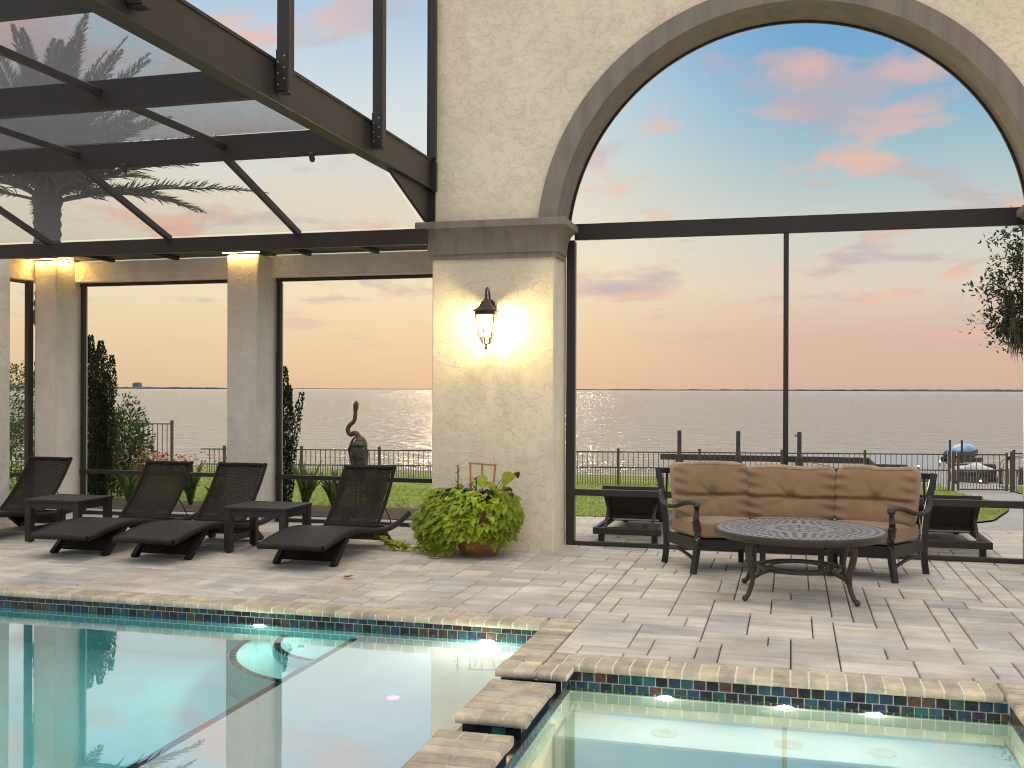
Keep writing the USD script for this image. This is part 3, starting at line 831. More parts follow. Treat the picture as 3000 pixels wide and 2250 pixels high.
obj('pool_water', box(PX0 - .01, PX1 + .01, PY0 - .01, PY1 + .01, -1.45, WATER), 'pool_water', kind='structure')
obj('spa_water', box(SX0 - .01, SX1 + .01, SY0 - .01, SY1 + .01, -1.35, WATER - .004), 'spa_water', kind='structure')
# ================================================================ walls
ARC_C, ARC_Z, ARC_R = -.06, 3.02, 2.19
YF, YS, YB = 10.03, 10.55, 11.40       # wall face, screen line, back of the wall
XL, XP = -3.53, -2.26                  # pier's left and right faces
XR, XE = 2.14, 6.2                     # right pier
aw = thing('arched_wall', 'tall cream stucco wall with one great arch on square piers', 'wall', (0, YF, 0))
obj('pier', box(XL, XP, YF, 10.60, -.1, 3.0, .012), 'cream_stucco', aw, world=True)
obj('pier_back', box(XL + .004, -2.75, 10.601, YB, -.1, 3.0, .012), 'cream_stucco', aw, world=True)
obj('pier', box(XR, XE, YF, 10.60, -.1, 3.0, .012), 'cream_stucco', aw, world=True)
arc = sg.Point(ARC_C, ARC_Z).buffer(ARC_R + .02, 64)
opening = arc.intersection(sg.box(-9, ARC_Z, 9, 9)).union(sg.box(XP + .015, 2.0, XR - .005, ARC_Z + .3))
up = sg.Polygon([(XL + .02, 3.0), (XE, 3.0), (XE, 8.2), (XL + .02, 8.2)]).difference(opening)
obj('upper_wall', prism(up, 10.605 - YF - .01, 'y', YF + .01), 'cream_stucco', aw, world=True)
ring = sg.Point(ARC_C, ARC_Z).buffer(ARC_R + .185, 72).difference(sg.Point(ARC_C, ARC_Z).buffer(ARC_R, 72)).intersection(sg.box(-9, 3.02, 9, 9))
legs_ = sg.box(ARC_C - ARC_R - .185, 3.0, ARC_C - ARC_R, 3.021).union(sg.box(ARC_C + ARC_R, 3.0, ARC_C + ARC_R + .185, 3.021))
obj('arch_moulding', prism(ring.union(legs_), .598, 'y', YF - .028), 'taupe_stucco', aw, world=True)


def capital(x0, x1, y0, y1):
    """Moulded capital: small square step, tall cove, flat crown; mitred on all four corners."""
    prof = [(.0, 2.905), (.018, 2.905), (.018, 2.955), (.032, 2.958), (.034, 3.00)]
    prof += [(.034 + .095 * (1 - math.cos(a)), 3.0 + .205 * math.sin(a)) for a in np.linspace(.1, PI / 2, 9)]
    prof += [(.135, 3.207), (.135, 3.268), (.125, 3.278), (.0, 3.280)]
    rows = [[(x0 - o, y0 - o, z), (x1 + o, y0 - o, z), (x1 + o, y1 + o, z), (x0 - o, y1 + o, z)] for o, z in prof]
    v = np.array(rows).reshape(-1, 3)
    q = [[i * 4 + j, i * 4 + (j + 1) % 4, (i + 1) * 4 + (j + 1) % 4, (i + 1) * 4 + j] for i in range(len(prof) - 1) for j in range(4)]
    L = (len(prof) - 1) * 4
    q += [[L, L + 1, L + 2, L + 3], [3, 2, 1, 0]]
    return arr((v, np.array(q)))


obj('capital', capital(XL - .003, XP + .003, YF - .003, 10.43), 'taupe_stucco', aw, world=True)
obj('capital', capital(XR - .003, XE, YF - .003, 10.43), 'taupe_stucco', aw, world=True)

cw = thing('colonnade', 'low pale stucco colonnade with square columns behind the wicker loungers', 'wall', (-6, 11.3, 0))
CY0, CY1 = 10.95, 11.42


def column(x0, x1, y0, y1):
    obj('column', box(x0, x1, y0, y1, -.1, 3.165, .014), 'white_stucco', cw, world=True)


column(-6.40, -6.0, CY0, CY1)
column(-9.06, -8.74, CY0, CY1)
column(-9.10, -8.78, 9.70, 10.22)
obj('lintel', box(-8.75, XL + .02, 11.29, 11.42, 2.925, 3.19, .01), 'white_stucco', cw, world=True)
obj('lintel', box(-9.30, -9.12, 6.0, 11.28, 2.925, 3.19, .01), 'white_stucco', cw, world=True)

# ================================================================ screen frames (no visible mesh) in the bays
def frame_bay(label, x0, x1, Y, posts, rails, mull=None, extra=None, post_w=.055):
    t_ = thing('screen_frame', label, 'screen frame', ((x0 + x1) / 2, Y, 0))
    for k_, x in enumerate(posts):
        fp_ = obj('frame_post', box(x - post_w / 2, x + post_w / 2, Y - .03, Y + .03, .004, rails[-1][0], .004), 'bronze_metal', t_, world=True)
        e = 1 if k_ == 0 else -1
        obj('edge_trim', box(x + e * (post_w / 2 + .0005), x + e * (post_w / 2 + .012), Y + .005, Y + .022, .03, rails[-1][0] - .02), 'frame_edge', fp_, world=True)
    for z0, z1 in rails:
        obj('rail', box(x0, x1, Y - .028, Y + .028, z0, z1, .004), 'bronze_metal', t_, world=True)
    if mull:
        obj('mullion', box(mull[0] - .025, mull[0] + .025, Y - .025, Y + .025, mull[1], mull[2], .004), 'bronze_metal', t_, world=True)
    return t_


f1 = frame_bay('dark bronze screen frame filling the great arch behind the sofa', -2.16, 2.10, YS, (-2.20, 2.13), [(.005, .045), (.512, .578), (3.135, 3.30)], (-.055, .578, 3.135), post_w=.085)
tr = [(ARC_C + (ARC_R - .012) * math.cos(a), YS, ARC_Z + (ARC_R - .012) * math.sin(a)) for a in np.linspace(PI - .13, .13, 60)]
obj('arch_trim', tube(tr, .012, 6), 'bronze_metal', f1, world=True)
tr = [(ARC_C + (ARC_R - .027) * math.cos(a), YS, ARC_Z + (ARC_R - .027) * math.sin(a)) for a in np.linspace(PI - .13, .13, 60)]
obj('arch_trim', tube(tr, .004, 5), 'frame_edge', f1, world=True)
frame_bay('dark screen frame between the big pier and the middle square column', -5.99, -3.55, 11.40, (-5.955, -3.56), [(.005, .045), (.515, .565), (2.885, 2.924)])
frame_bay('dark screen frame between the middle square column and the corner column', -8.73, -6.41, 11.40, (-8.69, -6.43), [(.005, .045), (.515, .565), (2.885, 2.924)])
t = thing('screen_frame', 'narrow dark screen frame left of the corner column, at the picture edge', 'screen frame', (-9.13, 10.6, 0))
obj('frame_post', box(-9.16, -9.10, 10.895, 10.985, .004, 2.92, .004), 'bronze_metal', t, world=True)
obj('frame_post', box(-9.16, -9.10, 10.225, 10.27, .004, 2.92, .004), 'bronze_metal', t, world=True)
for z0, z1 in ((.005, .045), (.515, .565), (2.885, 2.922)):
    obj('rail', box(-9.155, -9.105, 10.27, 10.88, z0, z1, .004), 'bronze_metal', t, world=True)

# ================================================================ screened roof cage over the pool
rc = thing('pool_cage', 'dark bronze beam roof cage with grey insect screen above the pool', 'pool enclosure', (-6, 8, 0))
XB = -3.53
mb_ = obj('main_beam', box(XB - .10, XB, 1.2, 10.04, 3.625, 3.925, .004), 'bronze_metal', rc, world=True)
obj('beam_flange', box(XB - .115, XB + .012, 1.2, 10.04, 3.905, 3.928, .003), 'bronze_metal', mb_, world=True)
obj('beam_flange', box(XB - .115, XB + .012, 1.2, 10.04, 3.622, 3.640, .003), 'bronze_metal', mb_, world=True)
RY = (3.06, 4.83, 6.60, 8.33)
for y in RY:
    obj('rafter', box(-11.5, XB - .116, y, y + .06, 3.64, 3.858, .004), 'bronze_metal', rc, world=True)
PXS = (-4.91, -6.42, -7.93, -9.44)
for x in PXS:
    for a, b in zip((1.2,) + tuple(y + .06 for y in RY), RY + (None,)):
        if b is None:
            continue
        obj('purlin', box(x - .025, x + .025, a, b, 3.74, 3.79, .004), 'bronze_metal', rc, world=True)
EY, EZ0, EZ1 = 9.80, 3.045, 3.20
for x in PXS:
    obj('sloping_rafter', bar((x, 8.391, 3.665), (x, EY + .02, 3.195), .05, .055), 'bronze_metal', rc, world=True)
obj('eave_beam', box(-11.5, XL + .01, EY, EY + .07, EZ0, EZ1, .006), 'bronze_metal', rc, world=True)
obj('eave_beam', box(-11.5, XL - .14, 11.18, 11.285, 3.192, 3.262, .004), 'bronze_metal', rc, world=True)
for x in (-4.6, -5.45, -7.2, -8.1):
    obj('soffit_strut', box(x - .025, x + .025, EY + .07, 11.18, 3.15, 3.19, .003), 'bronze_metal', rc, world=True)
obj('soffit_panel', box(-11.5, XL - .145, EY + .5, 11.17, 3.195, 3.205), 'bronze_bracket', rc, world=True)
for y in (4.97, 6.68, 8.42):
    up_ = obj('upright', box(XB + .013, XB + .105, y, y + .09, 3.69, 8.2, .004), 'bronze_metal', rc, world=True)
    obj('bracket', box(XB + .0125, XB + .099, y - .012, y - .0005, 3.70, 3.99, .002), 'bronze_bracket', up_, world=True)
    obj('bolt', cat([xform(lathe([(.007, 0), (.007, .004)], 6), rx=PI / 2, loc=(XB + .03 + .05 * (q % 2), y - .012, 3.74 + .04 * q)) for q in range(6)]), 'frame_edge', up_, world=True)
obj('upright', box(XB + .0, XB + .05, 9.96, 10.02, 3.93, 8.2, .004), 'bronze_metal', rc, world=True)
obj('bracket', box(XB + .0, XB + .055, 9.975, 10.022, 3.60, 3.90, .003), 'bronze_bracket', rc, world=True)
obj('wall_post', box(XB - .06, XB + .03, 10.021, 10.066, 3.275, 8.2, .003), 'bronze_metal', rc, world=True)
gus = sg.Polygon([(8.9, 3.625), (10.0, 3.625), (10.0, 3.29), (9.93, 3.29)])
obj('gusset', prism(gus, .03, 'x', XB - .06), 'bronze_metal', rc, world=True)
for x in (-5.85, -3.98):
    obj('cable_boss', xform(trimesh.creation.capsule(.04, .025, count=[10, 10]), loc=(x - .05, 8.30, 3.61), rx=.5), 'bronze_bracket', rc, world=True)
xs = (XB - .02,) + PXS
# screens: level panels and the sloping ones
for xa, xb in zip(xs[:-1], xs[1:]):
    for ya, yb in zip(RY[:-1], RY[1:]):
        v = np.array([[xa, ya, 3.862], [xb, ya, 3.862], [xb, yb, 3.862], [xa, yb, 3.862]])
        obj('screen_panel', arr((v, np.array([[0, 1, 2, 3]]))), 'screen_mesh', rc, world=True)
    v = np.array([[xa, 8.36, 3.70], [xb, 8.36, 3.70], [xb, EY + .03, 3.222], [xa, EY + .03, 3.222]])
    obj('screen_panel', arr((v, np.array([[0, 1, 2, 3]]))), 'screen_mesh', rc, world=True)
# ================================================================ lamps on the walls
def lantern(loc):
    t_ = thing('wall_lantern', 'lit bronze coach lantern hanging from a scroll arm on the big pier', 'lantern', loc)
    ph = PI / 6
    # local: axis at the origin, z = 0 at finial tip; wall lies at y = +0.20
    obj('finial', lathe([(.002, 0), (.014, .012), (.017, .022), (.008, .034), (.010, .045), (.016, .058), (.012, .066)], 14), 'cast_bronze', t_, True)
    for q in range(6):
        a = ph + q * PI / 3
        pts = [(.012 * math.cos(a), .012 * math.sin(a), .058), (.045 * math.cos(a), .045 * math.sin(a), .075), (.052 * math.cos(a), .052 * math.sin(a), .100), (.060 * math.cos(a), .060 * math.sin(a), .118)]
        obj('scroll_leaf', tube(smoothed(pts, 8), np.linspace(.005, .009, 8), 6), 'cast_bronze', t_, True)
    obj('base_ring', lathe([(.064, .112), (.080, .114), (.080, .122), (.074, .126), (.064, .126), (.064, .112)], 6, phase=ph, caps=False), 'cast_bronze', t_)
    for q in range(3):
        a = ph + q * PI / 3
        obj('base_spoke', bar((-.066 * math.cos(a), -.066 * math.sin(a), .120), (.066 * math.cos(a), .066 * math.sin(a), .120), .006, .006), 'cast_bronze', t_)
    for q in range(6):
        a = ph + q * PI / 3
        obj('cage_bar', bar((.072 * math.cos(a), .072 * math.sin(a), .128), (.112 * math.cos(a), .112 * math.sin(a), .345), .011, .011, (math.cos(a), math.sin(a), 0)), 'cast_bronze', t_)
        b = a + PI / 3
        v = np.array([[.070 * math.cos(a), .070 * math.sin(a), .13], [.070 * math.cos(b), .070 * math.sin(b), .13], [.110 * math.cos(b), .110 * math.sin(b), .343], [.110 * math.cos(a), .110 * math.sin(a), .343]])
        obj('pane', arr((v, np.array([[0, 1, 2, 3]]))), 'lantern_glass', t_)
    obj('crown', lathe([(.100, .343), (.120, .343), (.120, .362), (.112, .366), (.116, .374), (.138, .380), (.138, .390), (.118, .398), (.092, .412), (.070, .432), (.056, .458), (.050, .474), (.030, .484), (.022, .500), (.012, .510)], 6, phase=ph), 'cast_bronze', t_)
    cs_ = obj('candle_sleeve', lathe([(.016, .124), (.016, .185), (.012, .190)], 14), 'coping_stone', t_, True)
    obj('bulb', lathe([(.008, .190), (.030, .210), (.038, .245), (.032, .285), (.016, .315), (.002, .322)], 18), 'lantern_bulb', cs_, True)
    arm = smoothed([(0, 0, .508), (0, 0, .545), (0, -.004, .575), (0, .022, .607), (0, .062, .612), (0, .098, .585), (0, .118, .53), (0, .135, .48), (0, .172, .455)], 26)
    obj('scroll_arm', tube(arm, .011, 8), 'cast_bronze', t_, True)
    obj('hanger', lathe([(.010, .505), (.016, .512), (.012, .53), (.016, .545), (.008, .556)], 12), 'cast_bronze', t_, True)
    pl = sg.Polygon([(-.03, .225), (.03, .225), (.045, .26), (.05, .33), (.052, .41), (.050, .44), (.034, .455), (.030, .485), (.016, .50), (0, .512), (-.016, .50), (-.030, .485), (-.034, .455), (-.050, .44), (-.052, .41), (-.05, .33), (-.045, .26)])
    obj('back_plate', prism(pl, .02, 'y', .178), 'cast_bronze', t_)


lantern((-2.90, 9.832, 1.985))


def column_lamp(x0, x1, y0, y1, label):
    t_ = thing('column_light', label, 'light', ((x0 + x1) / 2, (y0 + y1) / 2, 3.166))
    hs_ = obj('housing', box(x0 - .055, x1 + .055, y0 - .055, y1 - .1, 3.185, 3.232, .006), 'bronze_bracket', t_, world=True)
    obj('lens', box(x0 - .03, x1 + .03, y0 - .042, y0 - .012, 3.181, 3.1845), 'column_lamp', hs_, world=True)
    return t_


t = column_lamp(-6.40, -6.0, CY0, CY1, 'flat downlight glowing on top of the middle square column')
t = column_lamp(-9.06, -8.74, CY0, CY1, 'flat downlight glowing on top of the corner column')
obj('lens', box(-8.73, -8.70, 10.93, 11.22, 3.176, 3.1845, .002), 'column_lamp', t, world=True)


# ================================================================ wicker loungers
def lounger(label):
    t_ = thing('wicker_lounger', label, 'lounger', group='wicker loungers along the pool')
    prof = smoothed([(0, .222), (.10, .238), (.33, .272), (.57, .292), (.82, .280), (1.05, .248), (1.28, .220), (1.62, .208), (1.85, .232), (2.13, .292)], 40)
    Wd = .305
    # seat: woven deck from the nose to the back hinge, slightly crowned across
    ys = np.linspace(0, 1.36, 30); zs = np.interp(ys, prof[:, 0], prof[:, 1])
    us = np.linspace(-1, 1, 9)
    top = np.array([[u * (Wd - .012), y - .035 * (1 - u * u) * max(0, 1 - y / .4), z + .012 * (1 - u * u)] for y, z in zip(ys, zs) for u in us])
    bot = top - [0, 0, .04]
    n = len(us)
    i, j = np.meshgrid(np.arange(len(ys) - 1), np.arange(n - 1), indexing='ij')
    q = np.stack([i * n + j, i * n + j + 1, (i + 1) * n + j + 1, (i + 1) * n + j], -1).reshape(-1, 4)
    k_ = len(top)
    rim = [[a, a + k_, b + k_, b] for a, b in zip(range(0, n - 1), range(1, n))]
    rim += [[(len(ys) - 1) * n + b, (len(ys) - 1) * n + b + k_, (len(ys) - 1) * n + a + k_, (len(ys) - 1) * n + a] for a, b in zip(range(0, n - 1), range(1, n))]
    obj('seat', (np.vstack([top, bot]), np.vstack([q, q[:, ::-1] + k_, np.array(rim)])), 'wicker', t_, 40)
    for s in (-1, 1):
        rail = np.c_[np.full(len(prof), s * Wd), prof[:, 0], prof[:, 1] - .022]
        obj('side_rail', tube(rail, .027, 8, aspect=1.15), 'wicker', t_, 50)
    obj('nose_rail', tube(smoothed([(-Wd, .0, .200), (-.15, -.026, .207), (0, -.033, .209), (.15, -.026, .207), (Wd, .0, .200)], 14), .024, 8), 'wicker', t_, 50)
    # backrest: open weave inside a closed border, leaning back and a little hollow
    B0_, B1_ = np.array([1.30, .222]), np.array([1.80, .800])
    def back(u, w, off=0.0):
        y, z = B0_ + (B1_ - B0_) * w
        bow = .035 * math.sin(PI * w) - .018 * (1 - u * u) * w
        nrm = np.array([-(B1_ - B0_)[1], (B1_ - B0_)[0]]) / np.linalg.norm(B1_ - B0_)
        y, z = np.array([y, z]) - nrm * (bow - off)
        return [u * (Wd - .02), y, z - .010 * (1 - u * u) * w]
    us, ws = np.linspace(-1, 1, 13), np.linspace(0, 1, 17)
    def grid(us, ws, off):
        v = np.array([back(u, w, off) for w in ws for u in us]); n_ = len(us)
        i_, j_ = np.meshgrid(np.arange(len(ws) - 1), np.arange(n_ - 1), indexing='ij')
        return v, np.stack([i_ * n_ + j_, i_ * n_ + j_ + 1, (i_ + 1) * n_ + j_ + 1, (i_ + 1) * n_ + j_], -1).reshape(-1, 4)
    obj('backrest', grid(np.linspace(-.88, .88, 11), np.linspace(.04, .94, 15), 0), 'wicker_open', t_, True)
    def strip(pts, r):
        return tube(np.array(pts), r, 7)
    brd = [back(-.96, w) for w in np.linspace(0, .98, 12)]
    obj('back_frame', cat([strip([back(u, w) for w in np.linspace(0, .99, 12)], .020) for u in (-.96, .96)] +
                          [strip([back(u, w) for u in np.linspace(-.96, .96, 12)], .022) for w in (.015, .965)]), 'wicker', t_, 50)
    for s in (-1, 1):
        lg_ = obj('leg', bar((s * .285, .27, 0), (s * .285, .60, .262), .045, .06), 'wicker', t_)
        obj('leg', bar((s * .285, 1.68, 0), (s * .285, 1.40, .20), .045, .06), 'wicker', t_)
        obj('support_strut', tube([(s * .22, 1.58, .47), (s * .27, 1.74, .195)], .006, 6), 'black_iron', t_)
        obj('foot', lathe([(.016, 0), (.016, .012)], 10, s * .285, .27), 'black_iron', lg_)
    pn = lambda y0, z0, y1, z1: cat([bar((x, (y0 + y1) / 2, (z0 + z1) / 2), (x + .54, (y0 + y1) / 2, (z0 + z1) / 2), .02, math.hypot(y1 - y0, z1 - z0), (0, y1 - y0, z1 - z0)) for x in (-.27,)])
    obj('leg_panel', pn(.325, .045, .56, .225), 'wicker', t_)
    obj('leg_panel', pn(1.64, .055, 1.45, .175), 'wicker', t_)
    obj('cross_bar', bar((-.27, 1.62, .19), (.27, 1.62, .19), .03, .03), 'black_iron', t_)
    return t_


def place(path, loc, rz):
    x = UsdGeom.Xformable(stage.GetPrimAtPath(path))
    ops = x.GetOrderedXformOps()
    ops[0].Set(Gf.Vec3d(*map(float, loc))); ops[1].Set(float(math.degrees(rz)))


L1 = lounger('dark wicker lounger beside the planter, nearest the big pier')
place(L1, (-4.255, 8.36, 0), .0)
dup(L1, (-5.715, 8.33, 0), .0, 'dark wicker lounger directly left of the right slatted side table')
dup(L1, (-6.605, 8.32, 0), .0, 'dark wicker lounger directly right of the left slatted side table')
dup(L1, (-8.30, 8.52, 0), .0, 'dark wicker lounger by the corner column, cut off by the left edge')


def side_table(label, loc, w, d):
    t_ = thing('side_table', label, 'side table', loc, group='slatted side tables between the loungers')
    H = .452
    n = 7
    fw = .06
    for y0, y1 in ((0, fw), (d - fw, d)):
        obj('top_frame', box(0, w, y0, y1, H - .03, H, .003), 'table_resin', t_)
    for x0, x1 in ((0, fw), (w - fw, w)):
        obj('top_frame', box(x0, x1, fw, d - fw, H - .03, H - .0005, .003), 'table_resin', t_)
    sp = (d - 2 * fw) / n
    for q in range(n):
        obj('slat', box(fw, w - fw, fw + q * sp + .006, fw + (q + 1) * sp - .006, H - .028, H - .003, .003), 'table_resin', t_)
    for x in (0.004, w - .074):
        for y in (0.004, d - .074):
            lg_ = obj('leg', box(x, x + .07, y, y + .07, .012, H - .031, .004), 'table_resin', t_)
            obj('foot', lathe([(.02, 0), (.02, .013)], 10, x + .035, y + .035), 'black_iron', lg_)
    for y in (.012, d - .042):
        obj('apron', box(.075, w - .075, y, y + .03, H - .095, H - .031, .002), 'table_resin', t_)
    for x in (.012, w - .042):
        obj('apron', box(x, x + .03, .075, d - .075, H - .095, H - .031, .002), 'table_resin', t_)
        obj('stretcher', box(x, x + .03, .075, d - .075, .10, .155, .002), 'table_resin', t_)
    return t_


side_table('dark slatted side table between the two loungers nearest the big pier', (-5.325, 9.06, 0), .665, .57)
side_table('dark slatted side table in front of the corner column', (-7.65, 9.10, 0), .655, .56)


# ================================================================ curved sofa
sofa = thing('sofa', 'curved three-seat patio sofa with tan cushions on a black iron frame', 'sofa', (0, 9.6, 0))
FR = [(-.80, 9.20), (-.28, 9.375), (.285, 9.39), (.815, 9.225)]
BK = [(-1.115, 9.71), (-.415, 9.955), (.415, 9.965), (1.12, 9.72)]
FR, BK = [np.array(p) for p in FR], [np.array(p) for p in BK]


def quad_pt(i, u, v):
    """u 0..1 along the front, v 0..1 from front to back of seat section i."""
    return (FR[i] * (1 - u) + FR[i + 1] * u) * (1 - v) + (BK[i] * (1 - u) + BK[i + 1] * u) * v


RC = rounded_cube(14, 8.0)
for i in range(3):
    v, f = RC
    e = .012
    pts = np.array([quad_pt(i, e + (1 - 2 * e) * (p[0] + 1) / 2, -.02 + 1.0 * (p[1] + 1) / 2) for p in v])
    dome = (1 - v[:, 0] ** 2) * (1 - v[:, 1] ** 2)
    z = .375 + v[:, 2] * .074 + np.where(v[:, 2] > 0, .012 * dome, 0) + .006 * noise3(np.c_[pts * 6, v[:, 2]], 4 + i)
    m = (np.c_[pts, z], f)
    s_ = obj('seat_cushion', m, 'cushion_cloth', sofa, True, world=True)
    # seat box
    q = [quad_pt(i, .005, .02), quad_pt(i, .995, .02), quad_pt(i, .995, .99), quad_pt(i, .005, .99)]
    obj('seat_frame', prism(sg.Polygon([tuple(p) for p in q]).buffer(-.004), .085, 'z', .205), 'black_iron', sofa, world=True)

tuft_z = -.12
for i in range(3):
    n_ = BK[i + 1] - BK[i]; Lb = np.linalg.norm(n_); n_ /= Lb
    fwd = np.array([n_[1], -n_[0]])          # towards the table
    v, f = rounded_cube(40, 9.0)
    u, t_, w = v[:, 0], v[:, 1], v[:, 2]
    front = np.clip(-t_, 0, 1)
    puff = (1 - u ** 2) ** .5 * (1 - w ** 2) ** .5
    thick = .085 + .045 * np.clip(puff, 0, 1)
    mid = 0.0 if i != 2 else .06
    du, dw = u - mid, w - tuft_z
    rr = np.sqrt((du * .36) ** 2 + (dw * .25) ** 2)
    button = .055 * np.exp(-(rr / .055) ** 2)
    crease = .034 * np.exp(-(dw / .05) ** 2) * (1 - .35 * u * u)
    th = np.arctan2(dw * .25, du * .36)
    ws_ = .011 * np.exp(-((rr - .10) / .10) ** 2) * (np.maximum(0, np.sin(5 * th + 1.3 + i)) ** 3 + .7 * np.maximum(0, np.sin(3 * th + .4 * i + 2)) ** 4)
    edge_w = .012 * (np.abs(u) > .55) * np.sin(w * 17 + 4 * u + i) * np.clip((np.abs(u) - .55) / .3, 0, 1)
    seam = .012 * np.exp(-((u - .02 - .05 * np.sin(3 * w)) / .04) ** 2) * (w > .1) * np.clip(w, 0, 1)
    depth_in = (button + crease + ws_ + seam + edge_w) * front
    lean = .15 * (w + 1) / 2
    half = Lb / 2 * (.985 if i == 1 else .965)
    cx = (BK[i] + BK[i + 1]) / 2
    shift = -.01 if i == 1 else (.015 if i == 0 else -.01)
    h0, h1 = .42, (.905 if i == 1 else (.935 if i == 0 else .925))
    z = h0 + (h1 - h0) * (w + 1) / 2 + .012 * np.clip(w, 0, 1) * (.5 * np.cos(u * 5 + i) - .6 * np.exp(-(u / .12) ** 2)) + .016 * noise3(np.c_[u * 3, w * 3, t_ + i * 3], 8)
    off = .165 - lean
    d_ = off - t_ * thick - depth_in
    side_in = 1 - .035 * (1 - (w + 1) / 2) - .02 * np.abs(w) ** 4
    P = cx[None] + n_[None] * ((u * half * side_in + shift)[:, None]) + fwd[None] * d_[:, None]
    bc_ = obj('back_cushion', (np.c_[P, z], f), 'cushion_cloth', sofa, True, world=True)
    bi = np.argmin(du ** 2 + dw ** 2 + 4 * (t_ > -.5))
    bp = np.array([*P[bi], z[bi]]) + np.array([*fwd, 0]) * .002
    obj('button', xform(trimesh.creation.icosphere(2, .016), loc=bp), 'cushion_cloth', bc_, True, world=True)
    rimu = np.linspace(-.86, .86, 40)
    idx = [int(np.argmin((u - a) ** 2 + (w - .93) ** 2 + 3 * (t_ > -.35))) for a in rimu]
    pts_ = np.array([[*P[k], z[k]] for k in dict.fromkeys(idx)]) + np.array([*fwd, 0]) * .001
    if len(pts_) > 6:
        obj('piping', tube(smoothed(pts_, 40), .004, 6), 'cushion_cloth', bc_, True, world=True)
# frame: legs, posts, top rail, arms
for k_, (p, tag_) in enumerate([(FR[0], 1), (FR[3], 1)]):
    s = -1 if k_ == 0 else 1
    leg = smoothed([(p[0] + s * .02, p[1] - .035, 0), (p[0] + s * .0, p[1] - .005, .15), (p[0] - s * .012, p[1] + .012, .30), (p[0] - s * .004, p[1] + .006, .42), (p[0] + s * .0, p[1] + .00, .47), (p[0] - s * .004, p[1] + .03, .54), (p[0] + s * .002, p[1] + .02, .595)], 26)
    lg_ = obj('leg', tube(leg, np.interp(np.linspace(0, 1, 26), [0, .5, .68, .75, .8, .9, 1], [.031, .034, .034, .027, .034, .025, .027]), 4), 'black_iron', sofa, 30, world=True)
    obj('leg_collar', lathe([(.026, .428), (.036, .436), (.036, .448), (.026, .456)], 12, p[0], p[1] + .004), 'black_iron', lg_, 40, world=True)
    b = BK[0] if k_ == 0 else BK[3]
    post = smoothed([(b[0] + s * .02, b[1] + .02, 0), (b[0], b[1], .2), (b[0] + s * .012, b[1] + .01, .42), (b[0] + s * .05, b[1] + .05, .66), (b[0] + s * .09, b[1] + .10, .868)], 20)
    obj('back_post', ribbon_bar(post, .055, .045, (0, 1, 0)), 'black_iron', sofa, world=True)
    arm = smoothed([(b[0] + s * .045, b[1] + .035, .675), (b[0] + s * .030, b[1] - .06, .590), (b[0] - s * .03, b[1] - .17, .548), (b[0] - s * .12, b[1] - .28, .562), (b[0] - s * .22, b[1] - .38, .602), (b[0] - s * .295, b[1] - .475, .612), (b[0] - s * .325, b[1] - .53, .598), (b[0] - s * .328, b[1] - .54, .580)], 34)
    obj('armrest', tube(arm, np.interp(np.linspace(0, 1, 34), [0, .2, .7, .92, 1], [.024, .028, .034, .038, .024]), 8, aspect=.62), 'black_iron', sofa, 50, world=True)
    st = smoothed([(p[0], p[1] + .03, .10), ((p[0] * .65 + b[0] * .35), p[1] * .65 + b[1] * .35, .152), ((p[0] * .3 + b[0] * .7), p[1] * .3 + b[1] * .7, .165), (b[0], b[1], .135)], 14)
    obj('side_stretcher', ribbon_bar(st, .024, .020), 'black_iron', sofa, world=True)
    obj('side_rail', bar((p[0], p[1] + .02, .25), (b[0], b[1], .25), .03, .10), 'black_iron', sofa, world=True)
for p in [(-.317, 9.405), (-.240, 9.405), (.25, 9.425), (.328, 9.42)]:
    obj('leg', bar((p[0], p[1] - .02, 0), (p[0], p[1], .21), .05, .045, (0, 1, 0)), 'black_iron', sofa, world=True)
for p in [(-.45, 9.935), (-.385, 9.945), (.385, 9.955), (.45, 9.945)]:
    obj('leg', bar((p[0], p[1] + .01, 0), (p[0], p[1], .21), .05, .045, (0, 1, 0)), 'black_iron', sofa, world=True)
tops = [BK[0] + [-.09, .10], BK[1] + [-.02, .15], BK[2] + [.02, .15], BK[3] + [.09, .10]]
for a, b in zip(tops[:-1], tops[1:]):
    obj('top_rail', bar((*a, .846), (*b, .846), .045, .05), 'black_iron', sofa, world=True)
    for q in np.linspace(.1, .9, 6):
        c = a * (1 - q) + b * q
        obj('back_bar', bar((c[0], c[1] - .09, .29), (c[0], c[1], .822), .02, .012, (0, 1, 0)), 'black_iron', sofa, world=True)
obj('care_tag', bar((-.80, 9.185, .30), (-.775, 9.19, .30), .004, .02), 'grout', sofa, world=True)

# ================================================================ round cast coffee table
ct = thing('coffee_table', 'round cast-metal coffee table with pierced lattice top in front of the sofa', 'coffee table', (.062, 8.50, 0))
R = .655
top = sg.Point(0, 0).buffer(R - .02, 64)
cut = []


def petal(r, a, ln, wd, skew=0.0, shape=2.0):
    u = np.linspace(0, 2 * PI, 9)[:-1]
    x = np.cos(u) * ln / 2; y = np.sin(u) * wd * 1.22 / 2 * (1 - .25 * np.cos(u))
    p = np.c_[x, y]
    c, s = math.cos(skew), math.sin(skew)
    p = np.c_[c * p[:, 0] - s * p[:, 1] + r, s * p[:, 0] + c * p[:, 1]]
    c, s = math.cos(a), math.sin(a)
    return sg.Polygon(np.c_[c * p[:, 0] - s * p[:, 1], s * p[:, 0] + c * p[:, 1]])


